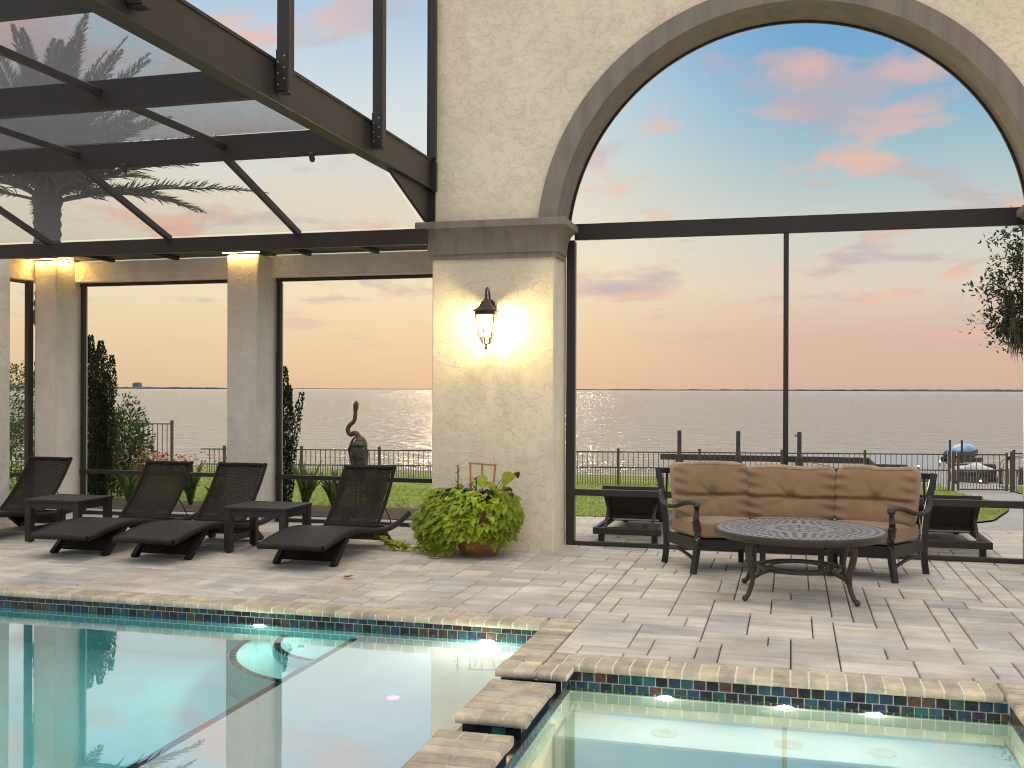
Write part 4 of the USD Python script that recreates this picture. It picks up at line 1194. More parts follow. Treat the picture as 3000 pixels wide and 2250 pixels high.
for r_, n_, ln, wd, sk in ((.085, 8, .075, .026, 0), (.175, 16, .075, .026, .0), (.165, 16, .05, .014, .0),
                           (.292, 22, .075, .034, .5), (.352, 30, .065, .030, -.5), (.412, 38, .062, .032, .5), (.470, 46, .056, .030, -.5), (.522, 54, .046, .028, .5), (.585, 60, .045, .030, 0)):
    for q in range(n_):
        a = 2 * PI * (q + (.5 if wd < .02 else 0)) / n_
        cut.append(petal(r_, a, ln, wd, sk))
cutu = shapely.union_all(cut).difference(sg.Point(0, 0).buffer(.035))
keep = [sg.Point(0, 0).buffer(.252, 40).difference(sg.Point(0, 0).buffer(.228, 40)), sg.Point(0, 0).buffer(.560, 64).difference(sg.Point(0, 0).buffer(.548, 64)), sg.box(-.03, -.008, .03, .008)]
topm = top.difference(cutu).union(shapely.union_all(keep)).intersection(top)
obj('lattice_top', prism(topm, .012, 'z', .503), 'cast_top_sheen', ct)
obj('medallion_rim', lathe([(.232, .515), (.236, .5195), (.246, .5195), (.250, .515)], 48, caps=False), 'cast_top_sheen', ct, True)
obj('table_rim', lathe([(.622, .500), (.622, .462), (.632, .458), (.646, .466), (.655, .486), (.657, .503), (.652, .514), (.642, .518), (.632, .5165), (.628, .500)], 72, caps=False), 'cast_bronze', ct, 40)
feet = [(-.385, -.385), (.40, -.36), (-.42, .33), (.385, .41)]
for fx, fy in feet:
    a = math.atan2(fy, fx); d = np.array([math.cos(a), math.sin(a)])
    rr = math.hypot(fx, fy)
    rad = [(rr - .05, .465), (rr - .015, .40), (rr - .045, .25), (rr - .055, .15), (rr - .02, .06), (rr + .01, .022), (rr + .03, .018)]
    leg = smoothed([(d[0] * r_, d[1] * r_, z_) for r_, z_ in rad], 24)
    lg_ = obj('leg', tube(leg, np.interp(np.linspace(0, 1, 24), [0, .25, .7, .92, 1], [.030, .028, .020, .019, .012]), 8), 'cast_bronze', ct, True)
    obj('foot', xform(trimesh.creation.icosphere(2, .024), loc=(d[0] * (rr + .018), d[1] * (rr + .018), .024)), 'cast_bronze', lg_, True)
    obj('brace', ribbon_bar(smoothed([(d[0] * .30, d[1] * .30, .215), (d[0] * .38, d[1] * .38, .20), (d[0] * (rr - .05), d[1] * (rr - .05), .165)], 8), .02, .022), 'cast_bronze', ct)
cir = [(.31 * math.cos(a), .31 * math.sin(a), .213) for a in np.linspace(0, 2 * PI, 49)]
obj('stretcher_ring', ribbon_bar(cir, .022, .026), 'cast_bronze', ct)
cir = [(.22 * math.cos(a), .22 * math.sin(a), .215) for a in np.linspace(0, 2 * PI, 41)]
obj('stretcher_ring', ribbon_bar(cir, .016, .018), 'cast_bronze', ct)
for q in range(4):
    a = q * PI / 2 + .2
    obj('ring_spoke', bar((.22 * math.cos(a), .22 * math.sin(a), .214), (.31 * math.cos(a), .31 * math.sin(a), .213), .016, .016), 'cast_bronze', ct)
for q in range(8):
    a = q * PI / 4
    obj('under_rib', bar((.05 * math.cos(a), .05 * math.sin(a), .492), (.625 * math.cos(a), .625 * math.sin(a), .492), .014, .016), 'cast_bronze', ct)
# ================================================================ leaves and plants
def leaf(L, wd, kind='oval', fold=.18, droop=.15):
    """A leaf lying along +y from its stalk, centre line at x = 0; a fan of triangles."""
    if kind == 'lobed':
        o = [(0, 0), (.22, -.10), (.46, -.12), (.50, .10), (.36, .26), (.52, .44), (.27, .52), (.16, .76), (0, 1.0), (-.16, .76), (-.27, .52), (-.52, .44), (-.36, .26), (-.50, .10), (-.46, -.12), (-.22, -.10)]
        c = (0, .28)
    elif kind == 'heart':
        o = [(0, 0), (.28, -.12), (.48, .05), (.50, .32), (.30, .68), (0, 1.0), (-.30, .68), (-.50, .32), (-.48, .05), (-.28, -.12)]
        c = (0, .35)
    else:
        o = [(0, 0), (.30, .22), (.38, .5), (.24, .8), (0, 1), (-.24, .8), (-.38, .5), (-.30, .22)]
        c = (0, .45)
    p = np.array([c] + o, float)
    x, y = p[:, 0] * wd, p[:, 1] * L
    z = -fold * np.abs(x) * -1 - droop * L * (p[:, 1]) ** 2
    n = len(o)
    f = np.array([[0, 1 + i, 1 + (i + 1) % n] for i in range(n)])
    return np.c_[x, y, z], f


def orient(m, pos, out, up=(0, 0, 1), roll=0.0):
    """Places a leaf: its +y along out, its face towards up."""
    v, f = m
    y = np.array(out, float); y /= np.linalg.norm(y)
    x = np.cross(y, up)
    if np.linalg.norm(x) < 1e-3:
        x = np.array([1.0, 0, 0])
    x /= np.linalg.norm(x); z = np.cross(x, y)
    c, s = math.cos(roll), math.sin(roll)
    x, z = c * x + s * z, -s * x + c * z
    return v @ np.array([x, y, z]) + np.array(pos), f


def scatter_leaves(P, D, L, wd, kind='oval', up=None, jitter=.4, fold=.18, droop=.15):
    ms = []
    for p, d, l in zip(P, D, L):
        u = np.array([0, 0, 1.0]) if up is None else np.array(up)
        ms.append(orient(leaf(l, l * wd, kind, fold, droop), p, d, u + rng.normal(0, jitter, 3), rng.normal(0, .4)))
    return cat(ms)


# ---------------------------------------------------------------- planter
pot = thing('planter_pot', 'ribbed terracotta pot half hidden under lime vine by the big pier', 'plant pot', (-2.92, 9.70, 0))
prof = [(.0, .0), (.165, .0), (.178, .012), (.205, .06), (.238, .12), (.258, .20), (.262, .28)]
for z in np.arange(.29, .50, .02):
    prof += [(.262, z), (.266, z + .006), (.262, z + .012)]
prof += [(.275, .50), (.285, .515), (.280, .535), (.245, .535), (.235, .50)]
obj('pot', lathe(prof, 40), 'terracotta', pot, 40)
obj('soil', lathe([(0, .46), (.236, .46), (.236, .502), (0, .512)], 24), 'soil', pot)
tre = thing('trellis', 'small orange-brown wooden trellis standing in the terracotta pot', 'trellis', (-2.905, 9.75, .50))
for x0, x1 in ((-.115, -.128), (-.005, -.005), (.09, .128)):
    obj('upright', bar((x0, 0, -.05), (x1, .0, .375), .016, .012, (0, 1, 0)), 'trellis_wood', tre)
obj('cross_bar', bar((-.140, -.013, .378), (.142, -.013, .362), .012, .016), 'trellis_wood', tre)
obj('cross_bar', bar((-.128, -.013, .19), (.118, -.013, .19), .012, .014), 'trellis_wood', tre)

vine = thing('sweet_potato_vine', 'lime green trailing vine with lobed leaves spilling over the terracotta pot', 'vine', (-2.91, 9.65, 0.02))
# mound: leaves on a skirt-like surface, wider to the left, hanging almost to the floor
vp, vd = [], []
while len(vp) < 1250:
    a = rng.uniform(-PI, PI)
    h_ = rng.random() ** .8
    left = .5 - .5 * math.cos(a)            # 1 towards -x
    rx = .36 + .27 * left
    front = .5 - .5 * math.sin(a)
    zt = .62
    z = zt - h_ * (.42 + .16 * left)
    r_ = (.10 + .90 * math.sin(min(1, .35 + h_) * PI / 2)) * (1 / math.hypot(math.cos(a) / rx, math.sin(a) / .42)) * (1 - .18 * max(0, h_ - .6) / .4)
    x, y = r_ * math.cos(a), r_ * math.sin(a) * .9
    if y > .24:
        continue
    if z < .19 and abs(x - .02) < .18 and y < 0 and rng.random() < .93:   # the foot of the pot shows
        continue
    if .10 < x < .22 and .16 < z < .46 and y < 0 and rng.random() < .85:       # and a strip of its side
        continue
    vp.append((x + rng.normal(0, .018), y + rng.normal(0, .018), max(.03, z + rng.normal(0, .025))))
    vd.append((math.cos(a) * .5, math.sin(a) * .5 - .25, -.25 - .55 * h_ + rng.normal(0, .15)))
vp, vd = np.array(vp), np.array(vd)
order = np.argsort(vp[:, 1] - .3 * vp[:, 2])
vl = []
for k_, i in enumerate(order):
    nrm = np.array([vd[i][0] * 1.2, vd[i][1] * 1.2 - .55, .55]) + rng.normal(0, .22, 3)
    m = orient(leaf(rng.uniform(.045, .098), rng.uniform(.045, .085), 'lobed', -.15, .12), vp[i], vd[i] + rng.normal(0, .16, 3), nrm, rng.normal(0, .25))
    if k_ < 280:
        obj('leaf', m, 'vine_leaf', vine)
    else:
        vl.append(m)
obj('leaf', cat(vl), 'vine_leaf', vine, kind='stuff')
# runner on the floor towards the lounger
run = smoothed([(-.35, .0, .10), (-.55, -.05, .03), (-.72, .0, .02), (-.90, .05, .02), (-.99, .06, .05), (-1.06, .09, .09)], 30)
obj('runner_stem', tube(run, .005, 5), 'vine_leaf', vine)
rl = []
for q in range(58):
    i = rng.integers(4, 30)
    p = run[i] + rng.normal(0, .022, 3) + [0, 0, .015]
    rl.append(orient(leaf(rng.uniform(.05, .085), rng.uniform(.05, .075), 'lobed', -.15, .1), p, (rng.normal(0, 1), rng.normal(0, 1), .2), (rng.normal(0, .3), -.5, 1)))
obj('runner_leaf', cat(rl), 'vine_leaf', vine, kind='stuff')
obj('stem', cat([tube(smoothed([(rng.uniform(-.1, .1), rng.uniform(-.1, .1), .5), (p[0] * .6, p[1] * .6, .60), tuple(p)], 8), .003, 4) for p in vp[::9]]), 'dark_leaf', vine, kind='stuff')


def whorl_plant(label, loc, hgt, r0):
    t_ = thing('potted_plant', label, 'plant', loc)
    obj('stem', tube([(0, 0, 0), (.005, .004, hgt)], .006, 6), 'dark_leaf', t_)
    n_ = int(hgt / .012)
    for k_ in range(n_):
        z = hgt * (k_ + 4) / (n_ + 4); a = k_ * 2.4
        r_ = r0 * (1.1 - .5 * k_ / n_)
        m = orient(leaf(r_, r_ * .26, 'oval', -.1, .2), (0, 0, z), (math.cos(a), math.sin(a), .25 + .5 * k_ / n_))
        obj('leaf', m, 'dark_leaf', t_)
    return t_


a_ = whorl_plant('dark green upright plant with narrow whorled leaves and red tip, left of the trellis', (-3.12, 9.62, .50), .34, .085)
tip = cat([orient(leaf(.05, .012, 'oval'), (0, 0, .34), (math.cos(q * 1.3), math.sin(q * 1.3), 1.2)) for q in range(6)])
obj('bud', tip, 'petal_red', a_)
whorl_plant('bushy dark green plant with narrow leaves in front of the trellis', (-2.90, 9.50, .46), .30, .10)
cl_ = thing('potted_plant', 'plant with large bronze-green heart leaves right of the trellis', 'plant', (-2.78, 9.68, .50))
for x, y, z, l, mt, d in ((-.06, -.02, .21, .14, 'vine_leaf', (-.6, -.4, .1)), (.10, -.02, .24, .15, 'vine_leaf', (.8, -.3, .25)), (.13, .0, .14, .11, 'bronze_leaf', (.5, -.4, -.7)), (.06, -.02, .12, .10, 'bronze_leaf', (.2, -.5, -.6)), (.23, .02, .30, .06, 'bronze_leaf', (.3, -.3, -.9)),
                          (.17, .0, .10, .07, 'bronze_leaf', (.1, -.4, -.9)), (-.03, -.02, .12, .10, 'bronze_leaf', (-.3, -.5, -.5)), (0, 0, .08, .10, 'bronze_leaf', (.1, -.6, -.2))):
    obj('leaf', orient(leaf(l, l * .95, 'heart', -.1, .2), (x, y, z), d, (.1, -.9, .5)), mt, cl_)
    obj('stalk', tube(smoothed([(0, 0, 0), (x * .6, y, z * .8), (x, y, z)], 7), .003, 5), 'bronze_leaf', cl_)
fl = thing('flower_cluster', 'small yellow flowers among the vine on the terracotta pot', 'flowers', (-2.93, 9.36, .43))
for q in range(9):
    obj('petal', orient(leaf(.035, .03, 'oval'), (rng.normal(0, .03), rng.normal(0, .01), rng.normal(0, .025)), (rng.normal(), -.5, rng.normal()), (0, -1, .3)), 'petal_yellow', fl)

for x, y, lab in ((-3.28, 9.30, 'curled brown dead leaf on the pavers in front of the terracotta pot'), (-3.62, 8.12, 'curled brown dead leaf on the open pavers near the pool coping')):
    t = thing('dead_leaf', lab, 'leaf', (x, y, .004))
    obj('blade', orient(leaf(.10, .055, 'lobed', .5, -.25), (0, 0, .008), (1, .3, .05)), 'dead_leaf', t)
    obj('stalk', tube([(0, 0, .008), (-.03, -.01, .012)], .0015, 4), 'dead_leaf', t)


# ---------------------------------------------------------------- columnar shrubs
def column_shrub(label, loc, spires, seed, mat='holly_leaf'):
    r = np.random.default_rng(seed)
    t_ = thing('columnar_shrub', label, 'shrub', loc)
    for (x, y, h_, rad, lean) in spires:
        n_ = int(1500 * h_ * rad / .1)
        z = h_ * r.random(n_) ** .85
        taper = np.clip((1 - z / h_) * 5, 0, 1) ** .7 * (1 + .25 * np.sin(z * 9 + x * 30))
        a = r.uniform(0, 2 * PI, n_)
        rr = rad * taper * np.sqrt(r.random(n_)) + .012
        ax_x = x + lean[0] * (z / h_) ** 2; ax_y = y + lean[1] * (z / h_) ** 2
        P = np.c_[ax_x + rr * np.cos(a), ax_y + rr * np.sin(a), z + .02]
        l = r.uniform(.022, .042, n_)
        D = np.c_[np.cos(a) * .7, np.sin(a) * .7, .9 + r.normal(0, .35, n_)]
        D /= np.linalg.norm(D, axis=1, keepdims=True)
        S = np.cross(D, r.normal(0, 1, (n_, 3))); S /= np.linalg.norm(S, axis=1, keepdims=True)
        v = np.stack([P, P + D * l[:, None] * .5 + S * l[:, None] * .33, P + D * l[:, None], P + D * l[:, None] * .5 - S * l[:, None] * .33], 1).reshape(-1, 3)
        obj('foliage', arr((v, np.arange(len(v)).reshape(-1, 4))), mat, t_, kind='stuff')
        obj('stem', tube([(x, y, -.02), (x + lean[0] * .3, y + lean[1] * .3, h_ * .55), (x + lean[0] * .85, y + lean[1] * .85, h_ * .93)], [.012, .008, .004], 5), 'bark', t_)
    return t_


column_shrub('tall dark columnar shrub with several spires behind the corner column', (-9.40, 12.55, 0),
             [(-.25, 0, 1.95, .10, (-.05, 0)), (-.16, .05, 2.15, .10, (0, 0)), (-.06, 0, 2.30, .10, (0, 0)), (.03, .06, 2.12, .10, (0, 0)), (.10, -.02, 2.22, .09, (.03, 0)), (.17, .03, 1.75, .10, (.02, 0)), (.20, .0, 2.02, .07, (.09, 0)), (-.34, .0, 1.7, .10, (-.06, 0)), (.12, -.08, 1.5, .10, (0, 0))], 3)
column_shrub('dark columnar shrub in the bay beside the middle square column', (-6.62, 12.55, 0),
             [(-.18, 0, 2.45, .10, (0, 0)), (-.09, .03, 2.28, .10, (0, 0)), (0, 0, 2.05, .09, (0, 0)), (.09, .03, 1.86, .09, (.03, 0)), (.16, 0, 1.62, .075, (.04, 0)), (.19, .02, 1.52, .045, (.20, 0)), (.02, -.06, 1.5, .10, (0, 0)), (-.28, 0, 2.2, .10, (0, 0))], 4)


def bush(label, loc, size, n_, seed, mat='bush_leaf', ls=(.035, .06)):
    r = np.random.default_rng(seed)
    t_ = thing('bush', label, 'bush', loc)
    d = r.normal(0, 1, (n_, 3)); d /= np.linalg.norm(d, axis=1, keepdims=True)
    rad = r.random(n_) ** .4
    lump = .75 + .6 * (meshkit.fbm(d * 1.9 + 20, 3, seed))
    P = d * (rad * lump)[:, None] * np.array(size) + [0, 0, size[2]]
    P[:, 2] = np.maximum(P[:, 2], .03)
    l = r.uniform(*ls, n_)
    D = d + r.normal(0, .6, (n_, 3)); D /= np.linalg.norm(D, axis=1, keepdims=True)
    S = np.cross(D, r.normal(0, 1, (n_, 3))); S /= np.linalg.norm(S, axis=1, keepdims=True)
    v = np.stack([P, P + D * l[:, None] * .5 + S * l[:, None] * .3, P + D * l[:, None], P + D * l[:, None] * .5 - S * l[:, None] * .3], 1).reshape(-1, 3)
    obj('foliage', arr((v, np.arange(len(v)).reshape(-1, 4))), mat, t_, kind='stuff')
    for q in range(7):
        e = P[r.integers(0, n_)]
        obj('branch', tube(smoothed([(0, 0, 0), (e[0] * .3, e[1] * .3, e[2] * .5), tuple(e)], 6), np.linspace(.014, .004, 6), 5), 'bark', t_)
    return t_


bush('loose olive green bush leaning out right of the tall columnar shrub', (-9.62, 13.6, -.05), (.34, .35, .72), 4200, 8)
bush('tall dark bush with sunlit top seen through the narrow left bay', (-12.6, 14.3, -.1), (.9, .6, 1.06), 9000, 9)

# ---------------------------------------------------------------- foxtail ferns and red flowers in the bed
def foxtail(label, loc, n_pl, hgt, seed):
    r = np.random.default_rng(seed)
    t_ = thing('foxtail_fern', label, 'fern', loc, group='ferns in the planting bed')
    for q in range(n_pl):
        a = r.uniform(0, 2 * PI); tilt = r.uniform(.05, .75)
        h_ = hgt * r.uniform(.65, 1.1)
        ax = smoothed([(0, 0, 0), (math.cos(a) * tilt * h_ * .35, math.sin(a) * tilt * h_ * .35, h_ * .55), (math.cos(a) * tilt * h_ * .85, math.sin(a) * tilt * h_ * .85, h_ * (1 - .25 * tilt))], 40)
        ms_v = []
        for p, s in zip(ax[2:], np.linspace(.05, 1, 38)):
            w = .048 * math.sin(PI * min(1, s * .75 + .22)) + .006
            for k_ in range(15):
                b = r.uniform(0, 2 * PI)
                d = np.array([math.cos(b), math.sin(b), .75 + r.normal(0, .2)]); d /= np.linalg.norm(d)
                sd = np.cross(d, r.normal(0, 1, 3)); sd /= np.linalg.norm(sd)
                ms_v += [p - sd * .006, p + sd * .006, p + d * w * r.uniform(.7, 1.15)]
        v = np.array(ms_v)
        obj('frond', (v, np.arange(len(v)).reshape(-1, 3)), 'fern_leaf', t_)
    return t_


for q, (x, y, n_, h_, lab) in enumerate(((-8.62, 12.25, 20, .62, 'foxtail fern just right of the tall columnar shrub, under red flowers'),
                                         (-7.75, 12.35, 20, .62, 'foxtail fern seen between the two middle lounger backs'),
                                         (-7.28, 12.2, 9, .42, 'small foxtail fern against the left side of the middle column'),
                                         (-6.05, 12.3, 20, .66, 'foxtail fern right beside the columnar shrub of the middle bay'),
                                         (-5.62, 12.25, 18, .60, 'foxtail fern left of the heron statue, behind the right side table'),
                                         (-5.1, 12.3, 12, .52, 'foxtail fern half hidden by the lounger nearest the pier'))):
    foxtail(lab, (x, y, .02), n_, h_, 30 + q)


def flower_bush(label, loc, n_, spread, seed, hgt):
    r = np.random.default_rng(seed)
    t_ = thing('flower_bush', label, 'flowers', loc)
    P = np.c_[r.normal(0, spread, n_ * 6), r.normal(0, .18, n_ * 6), hgt * r.random(n_ * 6) ** .6]
    D = np.c_[r.normal(0, 1, (n_ * 6, 2)), r.normal(.5, .5, n_ * 6)]
    obj('foliage', scatter_leaves(P, D, r.uniform(.04, .07, n_ * 6), .45), 'bush_leaf', t_, kind='stuff')
    for k_ in range(n_):
        c = np.array([r.normal(0, spread), r.normal(0, .18), hgt * (.62 + .45 * r.random())])
        m = cat([orient(leaf(r.uniform(.035, .06), .032, 'oval', .1, .1), c + r.normal(0, .02, 3), (math.cos(b), math.sin(b), r.uniform(-.1, .9))) for b in np.linspace(0, 2 * PI, 9)[:-1]])
        obj('flower', m, 'petal_red', t_)
    return t_


flower_bush('bed of red flowers behind the left slatted table, below the screen rail', (-9.1, 13.5, 0), 85, .50, 5, .62)
flower_bush('few red flowers glimpsed right of the second lounger back from the left', (-7.55, 13.3, 0), 16, .15, 6, .62)

# ---------------------------------------------------------------- heron statue
hs = thing('heron_statue', 'weathered bronze heron statue with long curved neck standing behind the lounger', 'statue', (-5.62, 13.0, .02))
spine = smoothed([(.04, 0, .40), (.03, .0, .54), (.02, 0, .70), (.015, 0, .84), (.0, 0, .95), (-.045, -.01, .985), (-.10, -.01, .965), (-.140, -.01, 1.005), (-.135, -.01, 1.065), (-.095, -.01, 1.11), (-.055, -.01, 1.15), (-.040, -.01, 1.21), (-.035, -.01, 1.29), (-.028, -.015, 1.345), (-.02, -.03, 1.385), (-.018, -.035, 1.415)], 80)
rad = np.interp(np.linspace(0, 1, 80), [0, .06, .15, .27, .36, .405, .45, .52, .62, .75, .87, .93, .97, 1], [.04, .085, .105, .118, .105, .066, .044, .034, .031, .028, .026, .036, .033, .012])
v, f = tube(spine, rad, 16)
v = v + .006 * noise3(v * 14, 5)[:, None] * np.array([1, 1, .3])
obj('body', (v, f), 'sculpture_bronze', hs, True)
obj('beak', tube([(-.02, -.04, 1.385), (-.018, .04, 1.39), (-.016, .08, 1.385)], [.014, .009, .002], 8), 'sculpture_bronze', hs, True)
for s in (-1, 1):
    w = smoothed([(s * .06, .03, .93), (s * .11, .0, .80), (s * .10, .02, .62), (s * .06, .06, .40), (s * .04, .08, .33)], 16)
    obj('wing', tube(w, np.interp(np.linspace(0, 1, 16), [0, .3, .7, 1], [.02, .040, .034, .008]), 10, aspect=.6), 'sculpture_bronze', hs, True)
    obj('leg', tube([(s * .03, .0, .45), (s * .034, .02, .22), (s * .034, -.01, .0)], [.014, .010, .011], 8), 'sculpture_bronze', hs, True)
obj('tail', tube([(.02, .03, .50), (.02, .07, .38), (.02, .08, .30)], [.04, .03, .008], 10), 'sculpture_bronze', hs, True)
obj('base', lathe([(.16, -.04), (.16, .0), (.13, .012), (0, .014)], 20), 'sculpture_bronze', hs)


# ---------------------------------------------------------------- date palm
palm = thing('date_palm', 'large date palm seen through the screened roof at upper left', 'palm tree', (-12.97, 16.0, .15))
tp = []
for z in np.arange(0, 4.9, .09):
    rr = .185 + .02 * math.sin(z * 5) + (.03 if int(z / .09) % 2 else 0) + (.07 * max(0, (z - 4.0) / .9))
    tp.append((rr, z))
obj('trunk', lathe(tp + [(.20, 5.05), (.05, 5.3)], 18), 'palm_bark', palm, 60)
pr = np.random.default_rng(17)
fr_list = [(a, e, L_) for a, e, L_ in [(.10, .16, 4.3), (.32, .62, 3.4), (-.35, .55, 3.4), (2.9, .45, 3.3), (3.4, .6, 3.2), (2.4, .7, 3.0)]]
for q in range(50):
    fr_list.append((q * 2.399 + pr.normal(0, .1), .22 + 1.28 * (q / 49) ** .85 + pr.normal(0, .05), pr.uniform(2.5, 3.3)))
for q in range(9):
    fr_list.append((PI + .15 + (q - 4) * .22 if q % 2 else (q - 4) * .2, pr.uniform(1.0, 1.45), pr.uniform(2.9, 3.5)))
for a, e, L_ in fr_list:
    d = np.array([math.cos(a), math.sin(a)])
    pts, el, p = [], e, np.array([0, 0, 5.05])
    p = p + np.array([d[0] * .15, d[1] * .15, -.25 * (1.2 - e)])
    n_ = 16
    bend = (.55 + .75 * max(0, 1.3 - e)) * .62
    if L_ > 4:
        bend = .22
    elif e < .7:
        bend *= .6
    for k_ in range(n_):
        pts.append(p.copy())
        p = p + L_ / n_ * np.array([d[0] * math.cos(el), d[1] * math.cos(el), math.sin(el)])
        el -= bend * 1.5 / n_
    pts = np.array(pts)
    ms = [tube(pts, np.linspace(.030, .006, n_), 5)]
    fine = smoothed(pts, 112)
    tg = frames(fine)
    vv = []
    for k_ in range(14, 112):
        s = k_ / 111
        ll = .50 * math.sin(PI * min(1, .18 + .80 * s)) ** .6 * (1 - .35 * s)
        side = np.cross(tg[k_], [0, 0, 1.0]); side /= np.linalg.norm(side) + 1e-9
        upv = np.cross(side, tg[k_])
        for sg_ in (-1, 1):
            dd = sg_ * side * .80 + tg[k_] * (.75 + .3 * s) + upv * (.30 + pr.normal(0, .22)); dd /= np.linalg.norm(dd)
            l_ = ll * pr.uniform(.85, 1.12)
            wv = np.cross(dd, upv + pr.normal(0, .3, 3)); wv /= np.linalg.norm(wv) + 1e-9
            b = fine[k_]; mid_ = b + dd * l_ * .45; tip_ = b + dd * l_ + np.array([0, 0, -.10 * l_])
            vv.append(np.array([b, mid_ + wv * .016, tip_, mid_ - wv * .016]))
    v = np.concatenate(vv)
    ms.append(arr((v, np.arange(len(v)).reshape(-1, 4))))
    obj('frond', cat(ms), 'palm_leaf', palm)

# ---------------------------------------------------------------- live oak with hanging moss, reaching in from the right
oak = thing('live_oak', 'live oak branches with hanging moss reaching in at the right edge', 'tree', (7.75, 21.3, -.75))
obj('trunk', tube(smoothed([(0, 0, -.2), (-.1, 0, 1.2), (-.5, -.2, 2.6), (-.9, -.4, 4.2), (-1.2, -.4, 6.0)], 16), np.linspace(.42, .16, 16), 12), 'bark', oak, True)
orr = np.random.default_rng(23)
limbs = [[(-.5, -.2, 2.6), (-1.7, -.7, 3.5), (-2.9, -1.1, 3.95), (-3.7, -1.3, 4.0), (-4.35, -1.45, 4.25)],
         [(-.9, -.4, 4.2), (-2.0, -.8, 4.8), (-3.1, -1.2, 5.1), (-3.95, -1.4, 5.15)],
         [(-.5, -.2, 2.6), (.9, .4, 3.9), (2.1, .7, 4.6)],
         [(-1.2, -.4, 6.0), (-2.4, -.9, 6.6), (-3.1, -1.2, 6.5)], [(-1.2, -.4, 6.0), (.3, .5, 6.8), (1.5, .8, 6.9)],
         [(-2.9, -1.1, 3.95), (-3.5, -1.3, 3.6), (-4.2, -1.45, 3.55)], [(-2.9, -1.1, 3.95), (-3.3, -1.5, 4.5), (-4.0, -1.5, 4.6)]]
lp, ld = [], []
for k_, lb in enumerate(limbs):
    c = smoothed(lb, 26)
    obj('limb', tube(c, np.linspace(.11 if k_ < 5 else .05, .012, 26), 8), 'bark', oak, True)
    dens = 1700 if k_ in (0, 1, 5, 6) else 500
    for q in range(dens // 12):
        i = orr.integers(9, 26)
        base = c[i] + orr.normal(0, [.20, .20, .15])
        tw = base + orr.normal(0, .16, 3) + [-.04, 0, .0]
        for s in range(16):
            lp.append(base + (tw - base) * orr.random() + orr.normal(0, .055, 3)); ld.append(orr.normal(0, 1, 3) + [0, 0, .1])
obj('foliage', scatter_leaves(lp, ld, orr.uniform(.06, .10, len(lp)), .55, jitter=.8), 'oak_leaf', oak, kind='stuff')
for q in range(60):
    lb = smoothed(limbs[[0, 0, 5, 1, 5][q % 5]], 26)
    p = lb[orr.integers(8, 24)] + orr.normal(0, [.05, .12, .04])
    ln = orr.uniform(.3, .85)
    st = []
    for s in range(14):
        o = orr.normal(0, .025, 3); e = p + o + [orr.normal(0, .05), orr.normal(0, .04), -ln * orr.uniform(.5, 1)]
        st.append(tube([p + o, (p + e) / 2 + orr.normal(0, .02, 3), e], [.008, .010, .002], 3))
    obj('moss', cat(st), 'moss', oak)
# ================================================================ fences, gate, dock
FP, FQ = np.array([4.70, 25.0]), np.array([-13.2, 21.5])
FD = (FQ - FP) / np.linalg.norm(FQ - FP)
FZ = .225          # top of the low fence


def fence_piece(t_, s0, s1, z_top, z_low, z_mid, posts=True, pitch=.1135, post_gap=1.815, short=True):
    """From s0 to s1 metres along the fence line (0 at the gate, growing to the left)."""
    at = lambda s: FP + FD * s
    P0, P1 = at(s0), at(s1)
    for z in (z_top - .03, z_mid, z_low + .05):
        obj('rail', bar((*P0, z), (*P1, z), .028, .028), 'fence_metal', t_, world=True)
    if posts:
        for s in np.arange(s0, s1 + .01, post_gap):
            p = at(s)
            po_ = obj('post', box(p[0] - .028, p[0] + .028, p[1] - .028, p[1] + .028, z_low - .1, z_top + .035, .004), 'fence_metal', t_, world=True)
            obj('post_cap', box(p[0] - .034, p[0] + .034, p[1] - .034, p[1] + .034, z_top + .0355, z_top + .052, .006), 'fence_metal', po_, world=True)
    n = int((s1 - s0) / pitch)
    for k_ in range(1, n):
        p = at(s0 + k_ * pitch)
        obj('picket', box(p[0] - .007, p[0] + .007, p[1] - .007, p[1] + .007, z_low, z_top - .0441), 'fence_metal', t_, world=True)
    if short:
        for k_ in range(n):
            p = at(s0 + (k_ + .5) * pitch)
            obj('short_picket', box(p[0] - .007, p[0] + .007, p[1] - .007, p[1] + .007, z_low, z_mid), 'fence_metal', t_, world=True)


fe = thing('picket_fence', 'long low bronze picket fence along the water behind the lawn', 'fence', (*FP, -.6))
fence_piece(fe, 1.37, 1.37 + 1.815 * 9 + .55, FZ, -.70, -.155)
fl_ = thing('picket_fence', 'taller grey-brown picket fence at the far left end of the lawn', 'fence', (-15, 21.1, -.5))
fence_piece(fl_, 18.95, 18.95 + 1.32 * 4, .80, -.62, -.34, post_gap=1.32)
fr_ = thing('picket_fence', 'short end of bronze picket fence right of the garden gate', 'fence', (6.2, 25.3, -.6))
fence_piece(fr_, -3.2, -.02, FZ + .03, -.70, -.145, post_gap=1.06)
ga = thing('garden_gate', 'bronze picket gate closed across the path to the dock', 'gate', (4.1, 24.9, -.6))
at = lambda s: FP + FD * s
for s, w in ((1.28, .035), (.035, .03)):
    p = at(s)
    obj('gate_post', box(p[0] - w, p[0] + w, p[1] - w, p[1] + w, -.68, FZ + .045, .004), 'fence_metal', ga, world=True)
p = at(1.17)
obj('gate_stile', box(p[0] - .028, p[0] + .028, p[1] - .025, p[1] + .025, -.60, FZ + .02, .004), 'fence_metal', ga, world=True)
p = at(.135)
gs_ = obj('gate_stile', box(p[0] - .028, p[0] + .028, p[1] - .025, p[1] + .025, -.60, FZ + .02, .004), 'fence_metal', ga, world=True)
for z in (FZ - .03, -.15, -.575):
    obj('rail', bar((*at(.163), z), (*at(1.142), z), .026, .03), 'fence_metal', ga, world=True)
